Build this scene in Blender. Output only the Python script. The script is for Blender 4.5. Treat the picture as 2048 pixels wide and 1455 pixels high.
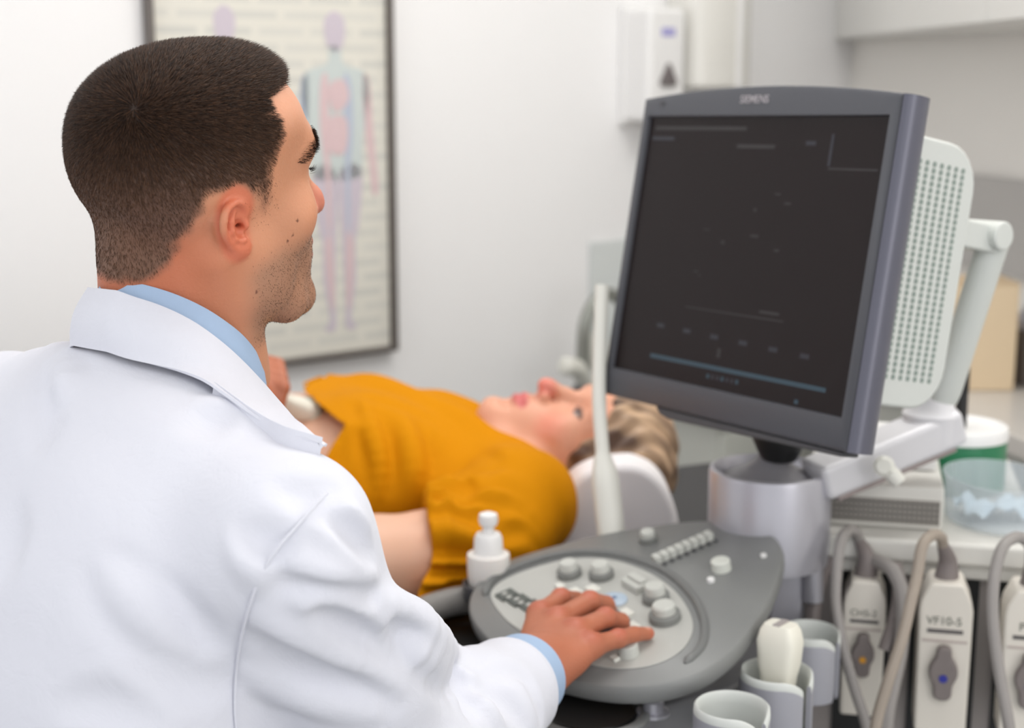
import bpy, bmesh, math, random
import numpy as np
from mathutils import Vector, Matrix

for _o in list(bpy.data.objects):
    bpy.data.objects.remove(_o)
SC = bpy.context.scene
COL = SC.collection
random.seed(5)
rng = np.random.default_rng(11)

# ------------------------------------------------------------------ camera
W, H, F = 2048., 1455., 3000.
PITCH = math.radians(11)
EYE = np.array([0., 0., 1.35])
RT = np.array([1., 0., 0.])
FW = np.array([0., math.cos(PITCH), -math.sin(PITCH)])
UP = np.array([0., math.sin(PITCH), math.cos(PITCH)])
cam_data = bpy.data.cameras.new('camera')
cam_data.sensor_fit = 'HORIZONTAL'
cam_data.sensor_width = 36.
cam_data.lens = 36. * F / W
cam_data.dof.use_dof = True
cam_data.dof.focus_distance = 1.18
cam_data.dof.aperture_fstop = 4.4
cam_data.clip_start = .05
cam = bpy.data.objects.new('camera', cam_data)
cam.location = EYE
cam.rotation_euler = (math.pi / 2 - PITCH, 0, 0)
COL.objects.link(cam)
SC.camera = cam

# ------------------------------------------------------------------ world, lights, exposure
world = bpy.data.worlds.new('world')
SC.world = world
world.use_nodes = True
_bg = world.node_tree.nodes['Background']
_bg.inputs['Color'].default_value = (.97, .98, 1, 1)
_bg.inputs['Strength'].default_value = 1.1


def area(name, loc, target, sx, sy, power, color=(1, 1, 1)):
    d = bpy.data.lights.new(name, 'AREA')
    d.shape = 'RECTANGLE'
    d.size, d.size_y = sx, sy
    d.energy = power
    d.color = color
    o = bpy.data.objects.new(name, d)
    o.location = loc
    o.rotation_euler = (Vector(target) - Vector(loc)).to_track_quat('-Z', 'Y').to_euler()
    COL.objects.link(o)
    return o


area('side_fill', (2.3, -1.2, 1.6), (.1, 1.6, .9), 2.0, 1.6, 29, (1, .985, .96))  # added fill from behind right, for his face and the machine front
area('overhead_lamp', (.7, -.5, 2.6), (.35, 1.8, .7), 1.4, 1.0, 14, (1, .99, .98))  # added fill hung behind the camera, brightens the pillow front and his cheek
area('overhead_lamp', (-.5, 1.5, 2.66), (-.5, 1.5, 0), 1.6, 1.0, 2, (1, .99, .98))
area('overhead_lamp', (.6, 1.95, 2.66), (.6, 1.95, 0), 1.4, 1.0, 27, (1, .985, .96))
area('side_fill', (-1.65, 1.1, 1.7), (1.0, 2.4, 1.15), 1.0, 1.0, 6.5, (.97, .985, 1))  # added fill at the left wall, reaches under the wall cupboard; no window there
VS = SC.view_settings
VS.view_transform = 'Standard'
VS.look = 'None'
VS.gamma = 1
VS.use_curve_mapping = False
VS.exposure = -.10
SC.cycles.use_denoising = True
SC.cycles.max_bounces = 10


# ------------------------------------------------------------------ helpers
def norm(v):
    v = np.asarray(v, float)
    return v / np.linalg.norm(v)


def at(px, py, d):
    """a point seen at photo pixel (px, py), d metres away along the view axis"""
    return EYE + d * (FW + (px - W / 2) / F * RT + (H / 2 - py) / F * UP)


def on(px, py, p0, n):
    v = FW + (px - W / 2) / F * RT + (H / 2 - py) / F * UP
    t = np.dot(np.asarray(p0) - EYE, n) / np.dot(v, n)
    return EYE + t * v


def at_z(px, py, z):
    return on(px, py, (0, 0, z), np.array([0, 0, 1.]))


def lin(c):
    c = np.asarray(c, float) / 255.
    return tuple(np.where(c <= .04045, c / 12.92, ((c + .055) / 1.055) ** 2.4))


def mat(name, rgb, rough=.5, metal=0., spec=.5, bump=None, var=0., trans=0., coat=0., emit=None, sss=0., alpha=1., weave=None):
    m = bpy.data.materials.new(name)
    m.use_nodes = True
    nt = m.node_tree
    b = nt.nodes['Principled BSDF']
    c = lin(rgb)
    b.inputs['Base Color'].default_value = (*c, 1)
    b.inputs['Roughness'].default_value = rough
    b.inputs['Metallic'].default_value = metal
    b.inputs['Specular IOR Level'].default_value = spec
    b.inputs['Transmission Weight'].default_value = trans
    b.inputs['Coat Weight'].default_value = coat
    b.inputs['Alpha'].default_value = alpha
    if sss:
        b.inputs['Subsurface Weight'].default_value = sss
        b.inputs['Subsurface Radius'].default_value = (1, .35, .2)
        b.inputs['Subsurface Scale'].default_value = .008
    if emit:
        b.inputs['Emission Color'].default_value = (*lin(emit[0]), 1)
        b.inputs['Emission Strength'].default_value = emit[1]
    tc = nt.nodes.new('ShaderNodeTexCoord')
    if var:
        n = nt.nodes.new('ShaderNodeTexNoise')
        n.inputs['Scale'].default_value = 9
        n.inputs['Detail'].default_value = 4
        nt.links.new(tc.outputs['Object'], n.inputs['Vector'])
        mx = nt.nodes.new('ShaderNodeMix')
        mx.data_type = 'RGBA'
        mx.inputs['A'].default_value = (*[x * (1 - var) for x in c], 1)
        mx.inputs['B'].default_value = (*[min(1, x * (1 + var)) for x in c], 1)
        nt.links.new(n.outputs['Fac'], mx.inputs['Factor'])
        nt.links.new(mx.outputs['Result'], b.inputs['Base Color'])
    if bump:
        n = nt.nodes.new('ShaderNodeTexNoise')
        n.inputs['Scale'].default_value = bump[0]
        n.inputs['Detail'].default_value = 3
        nt.links.new(tc.outputs['Object'], n.inputs['Vector'])
        bp = nt.nodes.new('ShaderNodeBump')
        bp.inputs['Strength'].default_value = bump[1]
        bp.inputs['Distance'].default_value = .004
        nt.links.new(n.outputs['Fac'], bp.inputs['Height'])
        nt.links.new(bp.outputs['Normal'], b.inputs['Normal'])
    return m


def tag(o, label=None, cat=None, group=None, kind=None):
    if label: o['label'] = label
    if cat: o['category'] = cat
    if group: o['group'] = group
    if kind: o['kind'] = kind
    return o


def thing(name, label, cat, loc, group=None):
    o = bpy.data.objects.new(name, None)
    o.empty_display_size = .05
    o.location = Vector(loc)
    COL.objects.link(o)
    tag(o, label, cat, group)
    return o


def link(name, me, parent=None):
    o = bpy.data.objects.new(name, me)
    COL.objects.link(o)
    if parent is not None:
        o.parent = parent
        if parent.parent is None:
            o.matrix_parent_inverse = Matrix.Translation(-parent.location)
    return o


def finish(me, smooth=True, angle=35):
    if smooth:
        me.polygons.foreach_set('use_smooth', [True] * len(me.polygons))
        if angle:
            me.set_sharp_from_angle(angle=math.radians(angle))
    me.update()


def mesh(name, parts, m, parent=None, bevel=0., seg=2, angle=35, label=None):
    """parts: list of (verts, faces) or (verts, faces, material index); m: one material or a list"""
    vs, fs, mi = [], [], []
    n = 0
    for p in parts:
        v = np.asarray(p[0], float).reshape(-1, 3)
        vs.append(v)
        for f in p[1]:
            fs.append([int(i) + n for i in f])
            mi.append(p[2] if len(p) > 2 else 0)
        n += len(v)
    me = bpy.data.meshes.new(name)
    me.from_pydata(np.concatenate(vs).tolist(), [], fs)
    for x in (m if isinstance(m, (list, tuple)) else [m]):
        me.materials.append(x)
    me.polygons.foreach_set('material_index', mi)
    bm = bmesh.new()
    bm.from_mesh(me)
    bmesh.ops.recalc_face_normals(bm, faces=bm.faces)
    bm.to_mesh(me)
    bm.free()
    finish(me, True, angle)
    o = link(name, me, parent)
    if bevel:
        b = o.modifiers.new('bevel', 'BEVEL')
        b.width = bevel
        b.segments = seg
        b.limit_method = 'ANGLE'
        b.angle_limit = math.radians(35)
        b.harden_normals = True
    if label: o['label'] = label
    return o


I3 = np.eye(3)


def box(c, h, ax=I3):
    c = np.asarray(c, float)
    ax = np.asarray(ax, float)
    v = [c + sx * h[0] * ax[0] + sy * h[1] * ax[1] + sz * h[2] * ax[2] for sx in (-1, 1) for sy in (-1, 1) for sz in (-1, 1)]
    f = [(0, 1, 3, 2), (4, 6, 7, 5), (0, 4, 5, 1), (2, 3, 7, 6), (0, 2, 6, 4), (1, 5, 7, 3)]
    return v, f


def span(p, q):
    p = np.asarray(p, float); q = np.asarray(q, float)
    return box((p + q) / 2, np.abs(q - p) / 2)


def prism(pts, n, t):
    """outline pts (3-D, planar), pushed by t along n"""
    a = np.asarray(pts, float)
    n = np.asarray(n, float)
    k = len(a)
    v = np.concatenate([a, a + n * t])
    f = [tuple(range(k)), tuple(range(2 * k - 1, k - 1, -1))]
    f += [(i, (i + 1) % k, k + (i + 1) % k, k + i) for i in range(k)]
    return v, f


def basis(d):
    d = norm(d)
    a = np.array([0, 0, 1.]) if abs(d[2]) < .9 else np.array([1., 0, 0])
    x = norm(np.cross(a, d))
    return x, np.cross(d, x), d


def lathe(prof, o=(0, 0, 0), d=(0, 0, 1), seg=40, sx=1., sy=1., ax=None):
    """prof: (radius, height) pairs; closed at the ends where the radius is 0"""
    x, y, z = basis(d) if ax is None else ax
    o = np.asarray(o, float)
    v, f = [], []
    for r, h in prof:
        for k in range(seg):
            a = 2 * math.pi * k / seg
            v.append(o + x * r * sx * math.cos(a) + y * r * sy * math.sin(a) + z * h)
    m = len(prof)
    for i in range(m - 1):
        for k in range(seg):
            a, b = i * seg + k, i * seg + (k + 1) % seg
            f.append((a, b, b + seg, a + seg))
    f.append(tuple(range(seg - 1, -1, -1)))
    f.append(tuple(range((m - 1) * seg, m * seg)))
    return v, f


def smooth_path(pts, n=8):
    p = np.asarray(pts, float)
    q = np.vstack([2 * p[0] - p[1], p, 2 * p[-1] - p[-2]])
    out = []
    for i in range(1, len(q) - 2):
        for t in np.linspace(0, 1, n, endpoint=False):
            a, b, c, d = q[i - 1], q[i], q[i + 1], q[i + 2]
            out.append(.5 * (2 * b + (c - a) * t + (2 * a - 5 * b + 4 * c - d) * t * t + (3 * b - a - 3 * c + d) * t ** 3))
    out.append(p[-1])
    return np.array(out)


def tube(pts, r, seg=12, flat=1., caps=True):
    p = np.asarray(pts, float)
    n = len(p)
    r = np.broadcast_to(np.asarray(r, float), (n,))
    t = np.gradient(p, axis=0)
    t /= np.linalg.norm(t, axis=1)[:, None]
    x = basis(t[0])[0]
    v, f = [], []
    for i in range(n):
        x = norm(x - t[i] * np.dot(x, t[i]))
        y = np.cross(t[i], x)
        for k in range(seg):
            a = 2 * math.pi * k / seg
            v.append(p[i] + r[i] * (x * math.cos(a) * flat + y * math.sin(a)))
    for i in range(n - 1):
        for k in range(seg):
            a, b = i * seg + k, i * seg + (k + 1) % seg
            f.append((a, b, b + seg, a + seg))
    if caps:
        f.append(tuple(range(seg - 1, -1, -1)))
        f.append(tuple(range((n - 1) * seg, n * seg)))
    return v, f


def loop_tube(pts, r, seg=10, flat=1., up=(0, 0, 1)):
    p = np.asarray(pts, float)
    n = len(p)
    up = np.asarray(up, float)
    t = np.roll(p, -1, 0) - np.roll(p, 1, 0)
    t /= np.linalg.norm(t, axis=1)[:, None]
    v, f = [], []
    for i in range(n):
        y = norm(up - t[i] * np.dot(up, t[i]))
        x = np.cross(y, t[i])
        for k in range(seg):
            a = 2 * math.pi * k / seg
            v.append(p[i] + r * (x * math.cos(a) + y * flat * math.sin(a)))
    for i in range(n):
        for k in range(seg):
            a, b = i * seg + k, i * seg + (k + 1) % seg
            c, d = ((i + 1) % n) * seg + (k + 1) % seg, ((i + 1) % n) * seg + k
            f.append((a, b, c, d))
    return v, f


def closed_curve(pts, n=8):
    p = np.asarray(pts, float)
    m = len(p)
    out = []
    for i in range(m):
        a, b, c, d = p[i - 1], p[i], p[(i + 1) % m], p[(i + 2) % m]
        for t in np.linspace(0, 1, n, endpoint=False):
            out.append(.5 * (2 * b + (c - a) * t + (2 * a - 5 * b + 4 * c - d) * t * t + (3 * b - a - 3 * c + d) * t ** 3))
    return np.array(out)


def sheet(grid, t):
    """grid (n, m, 3) of points -> closed sheet t thick along the local normal"""
    g = np.asarray(grid, float)
    n, m = g.shape[:2]
    du = np.gradient(g, axis=0); dv = np.gradient(g, axis=1)
    nn = np.cross(du, dv)
    nn /= np.linalg.norm(nn, axis=2)[..., None] + 1e-12
    v = np.concatenate([g.reshape(-1, 3), (g + nn * t).reshape(-1, 3)])
    f = []
    k = n * m
    for i in range(n - 1):
        for j in range(m - 1):
            a = i * m + j
            f.append((a, a + 1, a + m + 1, a + m))
            f.append((k + a, k + a + m, k + a + m + 1, k + a + 1))
    for i in range(n - 1):
        a = i * m
        f.append((a, a + m, k + a + m, k + a))
        a = i * m + m - 1
        f.append((a, k + a, k + a + m, a + m))
    for j in range(m - 1):
        f.append((j, k + j, k + j + 1, j + 1))
        a = (n - 1) * m + j
        f.append((a, a + 1, k + a + 1, k + a))
    return v, f


def text(name, body, size, o, x, y, m, parent, ext=.0003, label=None, bold=0.):
    cu = bpy.data.curves.new(name, 'FONT')
    cu.body = body
    cu.size = size
    cu.extrude = ext
    cu.offset = bold
    cu.align_x = 'CENTER'
    cu.align_y = 'CENTER'
    tmp = bpy.data.objects.new('tmp', cu)
    COL.objects.link(tmp)
    me = bpy.data.meshes.new_from_object(tmp.evaluated_get(bpy.context.evaluated_depsgraph_get()))
    bpy.data.objects.remove(tmp)
    x, y = norm(x), norm(y)
    z = np.cross(x, y)
    M = Matrix.Identity(4)
    for i in range(3):
        M[i][0], M[i][1], M[i][2], M[i][3] = x[i], y[i], z[i], o[i]
    me.transform(M)
    me.materials.clear()
    me.materials.append(m)
    o = link(name, me, parent)
    if label: o['label'] = label
    return o

# ------------------------------------------------------------------ room
M_wall = mat('painted_wall', (240, 239, 239), .75, spec=.2, bump=(60, .02))
M_wall2 = mat('painted_side_wall', (246, 243, 238), .75, spec=.2, bump=(60, .02))
M_floor = mat('vinyl_floor', (150, 152, 152), .4, var=.05)
M_ceil = mat('ceiling_paint', (238, 238, 236), .8, bump=(80, .02))
M_white = mat('white_plastic', (236, 235, 234), .35)
M_cup = mat('white_laminate', (226, 225, 221), .35)
M_counter = mat('counter_top', (205, 200, 194), .3, var=.03)
M_grey = mat('console_grey', (128, 129, 128), .42, bump=(900, .03))
M_greyl = mat('console_light_grey', (182, 182, 177), .45, bump=(900, .03))
M_greyd = mat('dark_grey_plastic', (72, 72, 76), .45)
M_black = mat('black_plastic', (16, 16, 17), .5)
M_bezel = mat('charcoal_bezel', (76, 77, 83), .45)
M_silver = mat('silver_paint', (192, 191, 199), .34, metal=.5)
M_silverm = mat('silver_edge', (94, 94, 106), .3, metal=.3)
M_shell = mat('pale_shell', (205, 208, 204), .38)
M_hole = mat('vent_hole', (138, 150, 143), .8)
M_ivory = mat('ivory_plastic', (226, 220, 210), .4)
M_ivoryd = mat('pale_ivory', (222, 221, 213), .4)
M_taupe = mat('taupe_plastic', (128, 119, 117), .5)
M_cable = mat('grey_cable', (150, 145, 142), .5)
M_cable2 = mat('tan_cable', (160, 148, 136), .5)
M_front = mat('machine_front', (150, 143, 140), .5)
M_ink = mat('grey_print', (120, 122, 112), .6)
M_inkd = mat('dark_print', (96, 92, 92), .6)

BA = np.array([-.252, 3.05, 0.])
BD = np.array([.79, .613, 0.])            # along the back wall, to the right and away
BN = np.array([.613, -.79, 0.])           # out of the back wall, into the room
CORNER = BA + BD * 1.42
RD = norm([.241, -.97, 0])                # along the right wall, towards the camera
RN = np.array([-.97, -.241, 0.])
LEFT_END = BA - BD * 1.9
RIGHT_END = CORNER + RD * 4.6
CEIL = 2.7


def wall_box(a, b, n, z0, z1, t=.1):
    a = np.asarray(a); b = np.asarray(b)
    d = norm(b - a)
    c = (a + b) / 2 - n * t / 2 + np.array([0, 0, (z0 + z1) / 2])
    return box(c, (np.linalg.norm(b - a) / 2, t / 2, (z1 - z0) / 2), (d, n, np.array([0, 0, 1.])))


tag(mesh('wall_back', [wall_box(LEFT_END, CORNER, BN, 0, CEIL)], M_wall), kind='structure')
tag(mesh('wall_right', [wall_box(CORNER, RIGHT_END, RN, 0, CEIL)], M_wall2), kind='structure')
LE2 = LEFT_END + np.array([-.25, -1.6, 0])
tag(mesh('wall_left', [wall_box(LE2, LEFT_END, norm([1.6, -.25, 0]), 0, CEIL)], M_wall), kind='structure')
tag(mesh('floor', [span((-3.2, -1.2, -.1), (3.2, 5, 0))], M_floor), kind='structure')
tag(mesh('ceiling', [span((-3.2, -.2, CEIL), (3.2, 5, CEIL + .1))], M_ceil), kind='structure')
tag(mesh('baseboard_back', [wall_box(LEFT_END + BN * .012, CORNER + BN * .012, BN, 0, .09, .012)], M_cup), kind='structure')

# framed anatomy chart -------------------------------------------------
AXB = (BD, BN, np.array([0, 0, 1.]))


def wall_pt(px, py, off=0.):
    return on(px, py, BA + BN * off, BN)


pBR = wall_pt(783, 697)
pL = wall_pt(284, 40)
s_r = np.dot(pBR - BA, BD)
s_l = np.dot(pL - BA, BD)
z_b = pBR[2]
z_t = z_b + 1.06
chart = thing('framed_chart', 'large framed anatomy chart in thin grey frame on the white wall behind the doctor', 'picture', BA + BD * (s_l + s_r) / 2 + np.array([0, 0, z_b]))
M_frame = mat('frame_metal', (110, 104, 100), .4, metal=.5)
M_paper = mat('chart_paper', (222, 219, 209), .6)
_nt = M_paper.node_tree
_tc = _nt.nodes.new('ShaderNodeTexCoord')
_mp = _nt.nodes.new('ShaderNodeMapping')
_mp.vector_type = 'POINT'
_mp.inputs['Rotation'].default_value = (math.pi / 2, 0, 0)
_rt = _nt.nodes.new('ShaderNodeVectorRotate')
_rt.rotation_type = 'Z_AXIS'
_rt.inputs['Angle'].default_value = -math.atan2(BD[1], BD[0])
_nt.links.new(_tc.outputs['Object'], _rt.inputs['Vector'])
_nt.links.new(_rt.outputs['Vector'], _mp.inputs['Vector'])
_bk = _nt.nodes.new('ShaderNodeTexBrick')
_bk.inputs['Color1'].default_value = (*lin((204, 203, 196)), 1)
_bk.inputs['Color2'].default_value = (*lin((214, 212, 204)), 1)
_bk.inputs['Mortar'].default_value = (*lin((222, 219, 209)), 1)
_bk.inputs['Scale'].default_value = 1
_bk.inputs['Brick Width'].default_value = .11
_bk.inputs['Row Height'].default_value = .03
_bk.inputs['Mortar Size'].default_value = .010
_bk.inputs['Mortar Smooth'].default_value = .3
_nt.links.new(_mp.outputs['Vector'], _bk.inputs['Vector'])
_nt.links.new(_bk.outputs['Color'], _nt.nodes['Principled BSDF'].inputs['Base Color'])
fw = .011


def wb(s0, s1, z0, z1, o0, o1):
    c = BA + BD * (s0 + s1) / 2 + BN * (o0 + o1) / 2
    c = np.array([c[0], c[1], (z0 + z1) / 2])
    return box(c, (abs(s1 - s0) / 2, abs(o1 - o0) / 2, abs(z1 - z0) / 2), AXB)


mesh('frame', [wb(s_l, s_l + fw, z_b, z_t, .001, .03), wb(s_r - fw, s_r, z_b, z_t, .001, .03),
               wb(s_l + fw, s_r - fw, z_b, z_b + fw, .001, .03), wb(s_l + fw, s_r - fw, z_t - fw, z_t, .001, .03)], M_frame, chart, bevel=.003)
sheet_o = mesh('print', [wb(s_l + fw, s_r - fw, z_b + fw, z_t - fw, .002, .012)], M_paper, chart)
M_red = mat('chart_red', (216, 190, 192), .7)
M_blu = mat('chart_blue', (182, 190, 206), .7)
M_vio = mat('chart_violet', (202, 192, 202), .7)
M_grn = mat('chart_green', (200, 208, 206), .7)


def figure(name, px_c, py_top, py_bot, flip=1):
    """a standing human outline with coloured vessels, printed flat on the sheet"""
    o1 = .0125
    top = wall_pt(px_c, py_top, o1); bot = wall_pt(px_c - 12, py_bot, o1)
    hgt = top[2] - bot[2]
    s0 = np.dot(top - BA, BD)

    def P(u, v):    # u across in units of the height, v from the crown down
        q = BA + BD * (s0 + u * hgt) + BN * o1
        return np.array([q[0], q[1], top[2] - v * hgt])
    parts = []

    def blob(pts, mi, lift=0.):
        v = np.array([P(u, w) for u, w in closed_curve(pts, 5)]) + BN * lift
        parts.append((*prism(v, BN, .0006), mi))
    blob([(-.036, .03), (0, 0), (.036, .03), (.03, .10), (0, .125), (-.03, .10)], 2)
    blob([(-.02, .11), (.02, .11), (.03, .16), (.11, .19), (.12, .28), (.095, .40), (.09, .50), (.05, .52), (-.05, .52), (-.09, .50), (-.095, .40), (-.12, .28), (-.11, .19), (-.03, .16)], 3)
    for s in (-1, 1):
        blob([(s * .10, .20), (s * .125, .22), (s * .135, .36), (s * .145, .48), (s * .15, .56), (s * .13, .57), (s * .12, .48), (s * .105, .36)], 0 if s > 0 else 1)
        blob([(s * .005, .50), (s * .088, .49), (s * .075, .66), (s * .06, .72), (s * .06, .84), (s * .04, .96), (s * .06, .995), (s * .02, .995), (s * .02, .90), (s * .012, .74)], 2)
        blob([(s * .03, .2), (s * .055, .22), (s * .06, .36), (s * .045, .5), (s * .04, .66), (s * .03, .66), (s * .028, .4)], 1 if s > 0 else 0, .0007)
        blob([(s * .03, .7), (s * .05, .72), (s * .045, .85), (s * .03, .94), (s * .024, .85)], 0, .0007)
    blob([(-.02, .22), (.03, .21), (.045, .27), (.0, .31), (-.025, .27)], 0, .0014)
    blob([(-.03, .33), (.035, .33), (.03, .43), (-.025, .43)], 0, .0014)
    return mesh(name, parts, [M_red, M_blu, M_vio, M_grn], sheet_o)


figure('body_figure', 668, 22, 662)
figure('body_figure', 447, 10, 640)
# soap dispenser, towel dispenser --------------------------------------
sd = wall_pt(1337, 130, .1)
s_ = np.dot(sd - BA, BD)
zc = sd[2]
sdw, sdh, sdd = .056, .125, .098
soap = thing('soap_dispenser', 'white wall soap dispenser with dark triangular push button and small blue sign', 'dispenser', BA + BD * s_ + BN * .0 + np.array([0, 0, zc - sdh]))
mesh('housing', [wb(s_ - sdw, s_ + sdw, zc - sdh, zc + sdh, .001, sdd)], M_white, soap, bevel=.014, seg=4)
mesh('back_plate', [wb(s_ - sdw - .004, s_ + sdw + .004, zc - sdh - .006, zc + sdh + .004, .0005, .02)], M_white, soap, bevel=.004)


def wall_q(s, z, o):
    q = BA + BD * s + BN * o
    return np.array([q[0], q[1], z])


zt = wall_pt(1340, 150, .1)[2]
mesh('push_button', [prism([wall_q(s_ + a, zt + b, sdd - .002) for a, b in closed_curve([(-.024, -.02), (0, -.024), (.024, -.02), (.012, .008), (0, .026), (-.012, .008)], 4)], BN, .01)],
     mat('grey_button', (110, 103, 103), .5), soap, bevel=.002)
zl = wall_pt(1340, 64, .1)[2]
mesh('sign', [wb(s_ - .02, s_ + .02, zl - .009, zl + .009, sdd - .001, sdd + .001)], mat('blue_sign', (164, 160, 212), .5), soap)

td = wall_pt(1466, 60, .12)
s_ = np.dot(td - BA, BD)
zc = td[2] + .02
towel = thing('towel_dispenser', 'glossy cream paper towel dispenser on the wall, just right of the soap dispenser', 'dispenser', wall_q(s_, zc - .19, 0))
M_gloss = mat('cream_gloss', (228, 226, 220), .18, coat=.4)
prof = []
for k in range(17):
    a = math.pi * k / 16
    prof.append((-.098 * math.cos(a), .06 + .055 * math.sin(a) ** .7))
out = [wall_q(s_ - .098, 0, .001)] + [wall_q(s_ + u, 0, o) for u, o in prof] + [wall_q(s_ + .098, 0, .001)]
mesh('cover', [prism([p + np.array([0, 0, zc - .15]) for p in out], np.array([0, 0, 1.]), .36)], M_gloss, towel, bevel=.01, seg=3)
mesh('side_rail', [wb(s_ + .02, s_ + .035, zc - .15, zc + .1, .11, .121)], M_white, towel, bevel=.002)

# sink corner left of the monitor -----------------------------------------------------------------
s0 = np.dot(wall_pt(1176, 560) - BA, BD)
s1 = np.dot(wall_pt(1340, 560) - BA, BD)
zt_, zb_ = wall_pt(1176, 484)[2], wall_pt(1176, 742)[2]
tag(mesh('splash_panel', [wb(s0, s1, zb_ - .02, zt_, .001, .008)], mat('pale_glass_panel', (214, 218, 217), .25), bevel=.002),
    'pale bluish splash panel on the wall left of the monitor edge', 'wall panel')
M_cab = mat('pale_grey_cabinet', (196, 197, 190), .4)
sk = thing('sink_cabinet', 'pale grey sink cabinet against the back wall behind the bed head', 'cabinet', wall_q((s0 + s1) / 2, 0, .2))
cz = wall_pt(1176, 748)[2] - .03
e0, e1 = s0 + .06, s1 + .22
mesh('body', [wb(e0, e1, .09, cz - .03, .015, .36)], M_cab, sk, bevel=.003)
mesh('plinth', [wb(e0 + .02, e1 - .02, 0, .09, .015, .32)], M_greyd, sk)
mesh('worktop', [wb(e0 - .02, e1 + .01, cz - .03, cz, .015, .38)], M_cup, sk, bevel=.004)
for k in range(3):
    a = e0 + (e1 - e0) * k / 3
    dd = mesh('door', [wb(a + .004, a + (e1 - e0) / 3 - .004, .11, cz - .05, .36, .378)], M_cab, sk, bevel=.002)
    mesh('handle', [wb(a + .02, a + .03, cz - .22, cz - .1, .378, .395)], M_silver, dd, bevel=.002)
bt = wall_pt(1172, 742, .19)
bt[2] = cz
tap = thing('lever_tap', 'ivory and steel lever tap with dark base behind the bed head', 'tap', bt)
M_steel = mat('brushed_steel', (150, 152, 146), .35, metal=.7)
mesh('base', [lathe([(.028, 0), (.03, .004), (.03, .05), (.022, .06)], bt, seg=24)], M_greyd, tap)
zz = np.array([0, 0, 1.])
mesh('spout', [tube(smooth_path([bt + zz * .06, bt + zz * .12 - BD * .01, bt + zz * .20 + BD * .0, bt + zz * .245 + BD * .04, bt + zz * .235 + BD * .09, bt + zz * .18 + BD * .11]), .014)], M_steel, tap)
mesh('lever', [tube(smooth_path([bt + zz * .06, bt + zz * .10 - BD * .04 + BN * .02, bt + zz * .115 - BD * .09 + BN * .03]), [*np.linspace(.018, .02, 16), .012])], M_ivoryd, tap)
mesh('valve_body', [lathe([(.02, 0), (.024, .01), (.024, .06), (.016, .075)], bt + zz * .09 + BD * .03, seg=24)], M_ivoryd, tap)

# right side: counter, upper cupboards ----------------------------------------------------------
CZ = .78
c_far = at(1925, 828, (1.35 - CZ) / (math.sin(PITCH) + (828 - H / 2) / F * math.cos(PITCH)))
c_near = at(2048, 878, (1.35 - CZ) / (math.sin(PITCH) + (878 - H / 2) / F * math.cos(PITCH)))
cd = norm((c_near - c_far) * [1, 1, 0])
cA = c_far - cd * .62
cB = c_near + cd * .7


def to_right_wall(p):
    t = np.dot(CORNER - p, RN) / np.dot(np.array([1., 0, 0]), RN)
    q = p + np.array([t, 0, 0])
    q[2] = p[2]
    return q + np.array([-.004, 0, 0])


tag(mesh('counter_top', [prism([cA, cB, to_right_wall(cB), to_right_wall(cA)], np.array([0, 0, -1.]), .035)], M_counter, bevel=.004),
    'long pale counter top along the right wall', 'counter')
cu = thing('base_cabinet', 'pale base cabinet under the counter along the right wall', 'cabinet', ((cA + cB) / 2) * [1, 1, 0] + np.array([.2, 0, 0]))
ins = np.array([.03, 0, 0])
lo = -np.array([0, 0, .0355])
mesh('body', [prism([cA + ins + lo, cB + ins + lo, to_right_wall(cB) + lo, to_right_wall(cA) + lo], np.array([0, 0, -1.]), CZ - .036)], M_cab, cu)
UZ = 1.43
u0 = at(1794, 69, (UZ - 1.35) / ((H / 2 - 69) / F * math.cos(PITCH) - math.sin(PITCH)))
u1 = at(2048, 44, (UZ - 1.35) / ((H / 2 - 44) / F * math.cos(PITCH) - math.sin(PITCH)))
ud = norm((u1 - u0) * [1, 1, 0])
uA = u0 - ud * .62
uB = u1 + ud * .5
wc = thing('wall_cupboard', 'pale wall cupboard high on the right wall above the counter', 'cupboard', (uA + uB) / 2)
mesh('carcass', [prism([uA, uB, to_right_wall(uB), to_right_wall(uA)], zz, .62)], M_cup, wc, bevel=.004)
nw = 3
un = norm(np.cross(ud, zz)) * (1 if np.cross(ud, zz)[0] < 0 else -1)
for k in range(nw):
    a = uA + (uB - uA) * (k / nw) + ud * .003
    b = uA + (uB - uA) * ((k + 1) / nw) - ud * .003
    mesh('door', [prism([a + zz * .004, b + zz * .004, b + zz * .616, a + zz * .616], un, .018)], M_cup, wc, bevel=.002)

# things on the counter
bx = at_z(1964, 782, CZ)
hb = .062
boxt = thing('beige_carton', 'plain beige cardboard carton standing on the counter behind the monitor', 'carton', bx)
M_card = mat('beige_card', (222, 200, 168), .7, var=.06)
mesh('body', [box(bx + zz * .098 + np.array([0, .06, 0]), (.058, .06, .0975))], M_card, boxt, bevel=.003)
mesh('lid_flap', [box(bx + zz * .1965 + np.array([0, .06, 0]), (.0585, .0605, .0012))], mat('carton_flap', (206, 182, 150), .7), boxt)
mesh('sticker', [lathe([(.012, 0), (.012, .001)], bx + np.array([-.025, -.0006, .115]), (0, -1, 0), 20)], M_white, boxt)
b2 = at_z(2050, 762, CZ)
jar = thing('metal_canister', 'dark steel canister at the right photo edge beside the beige carton', 'canister', b2)
mesh('body', [lathe([(.04, 0), (.043, .004), (.043, .10), (.04, .104)], b2, seg=32)], mat('dark_steel', (120, 112, 108), .35, metal=.6), jar)
mesh('lid', [lathe([(.044, .104), (.044, .118), (.03, .128), (.012, .13), (.012, .142), (0.001, .144)], b2, seg=32)], M_silver, jar)
b3 = at_z(2070, 775, CZ)
wallbin = thing('cream_canister', 'pale bin at the photo edge on the counter behind the dark canister', 'canister', b3 + np.array([.03, -.06, 0]))
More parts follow.
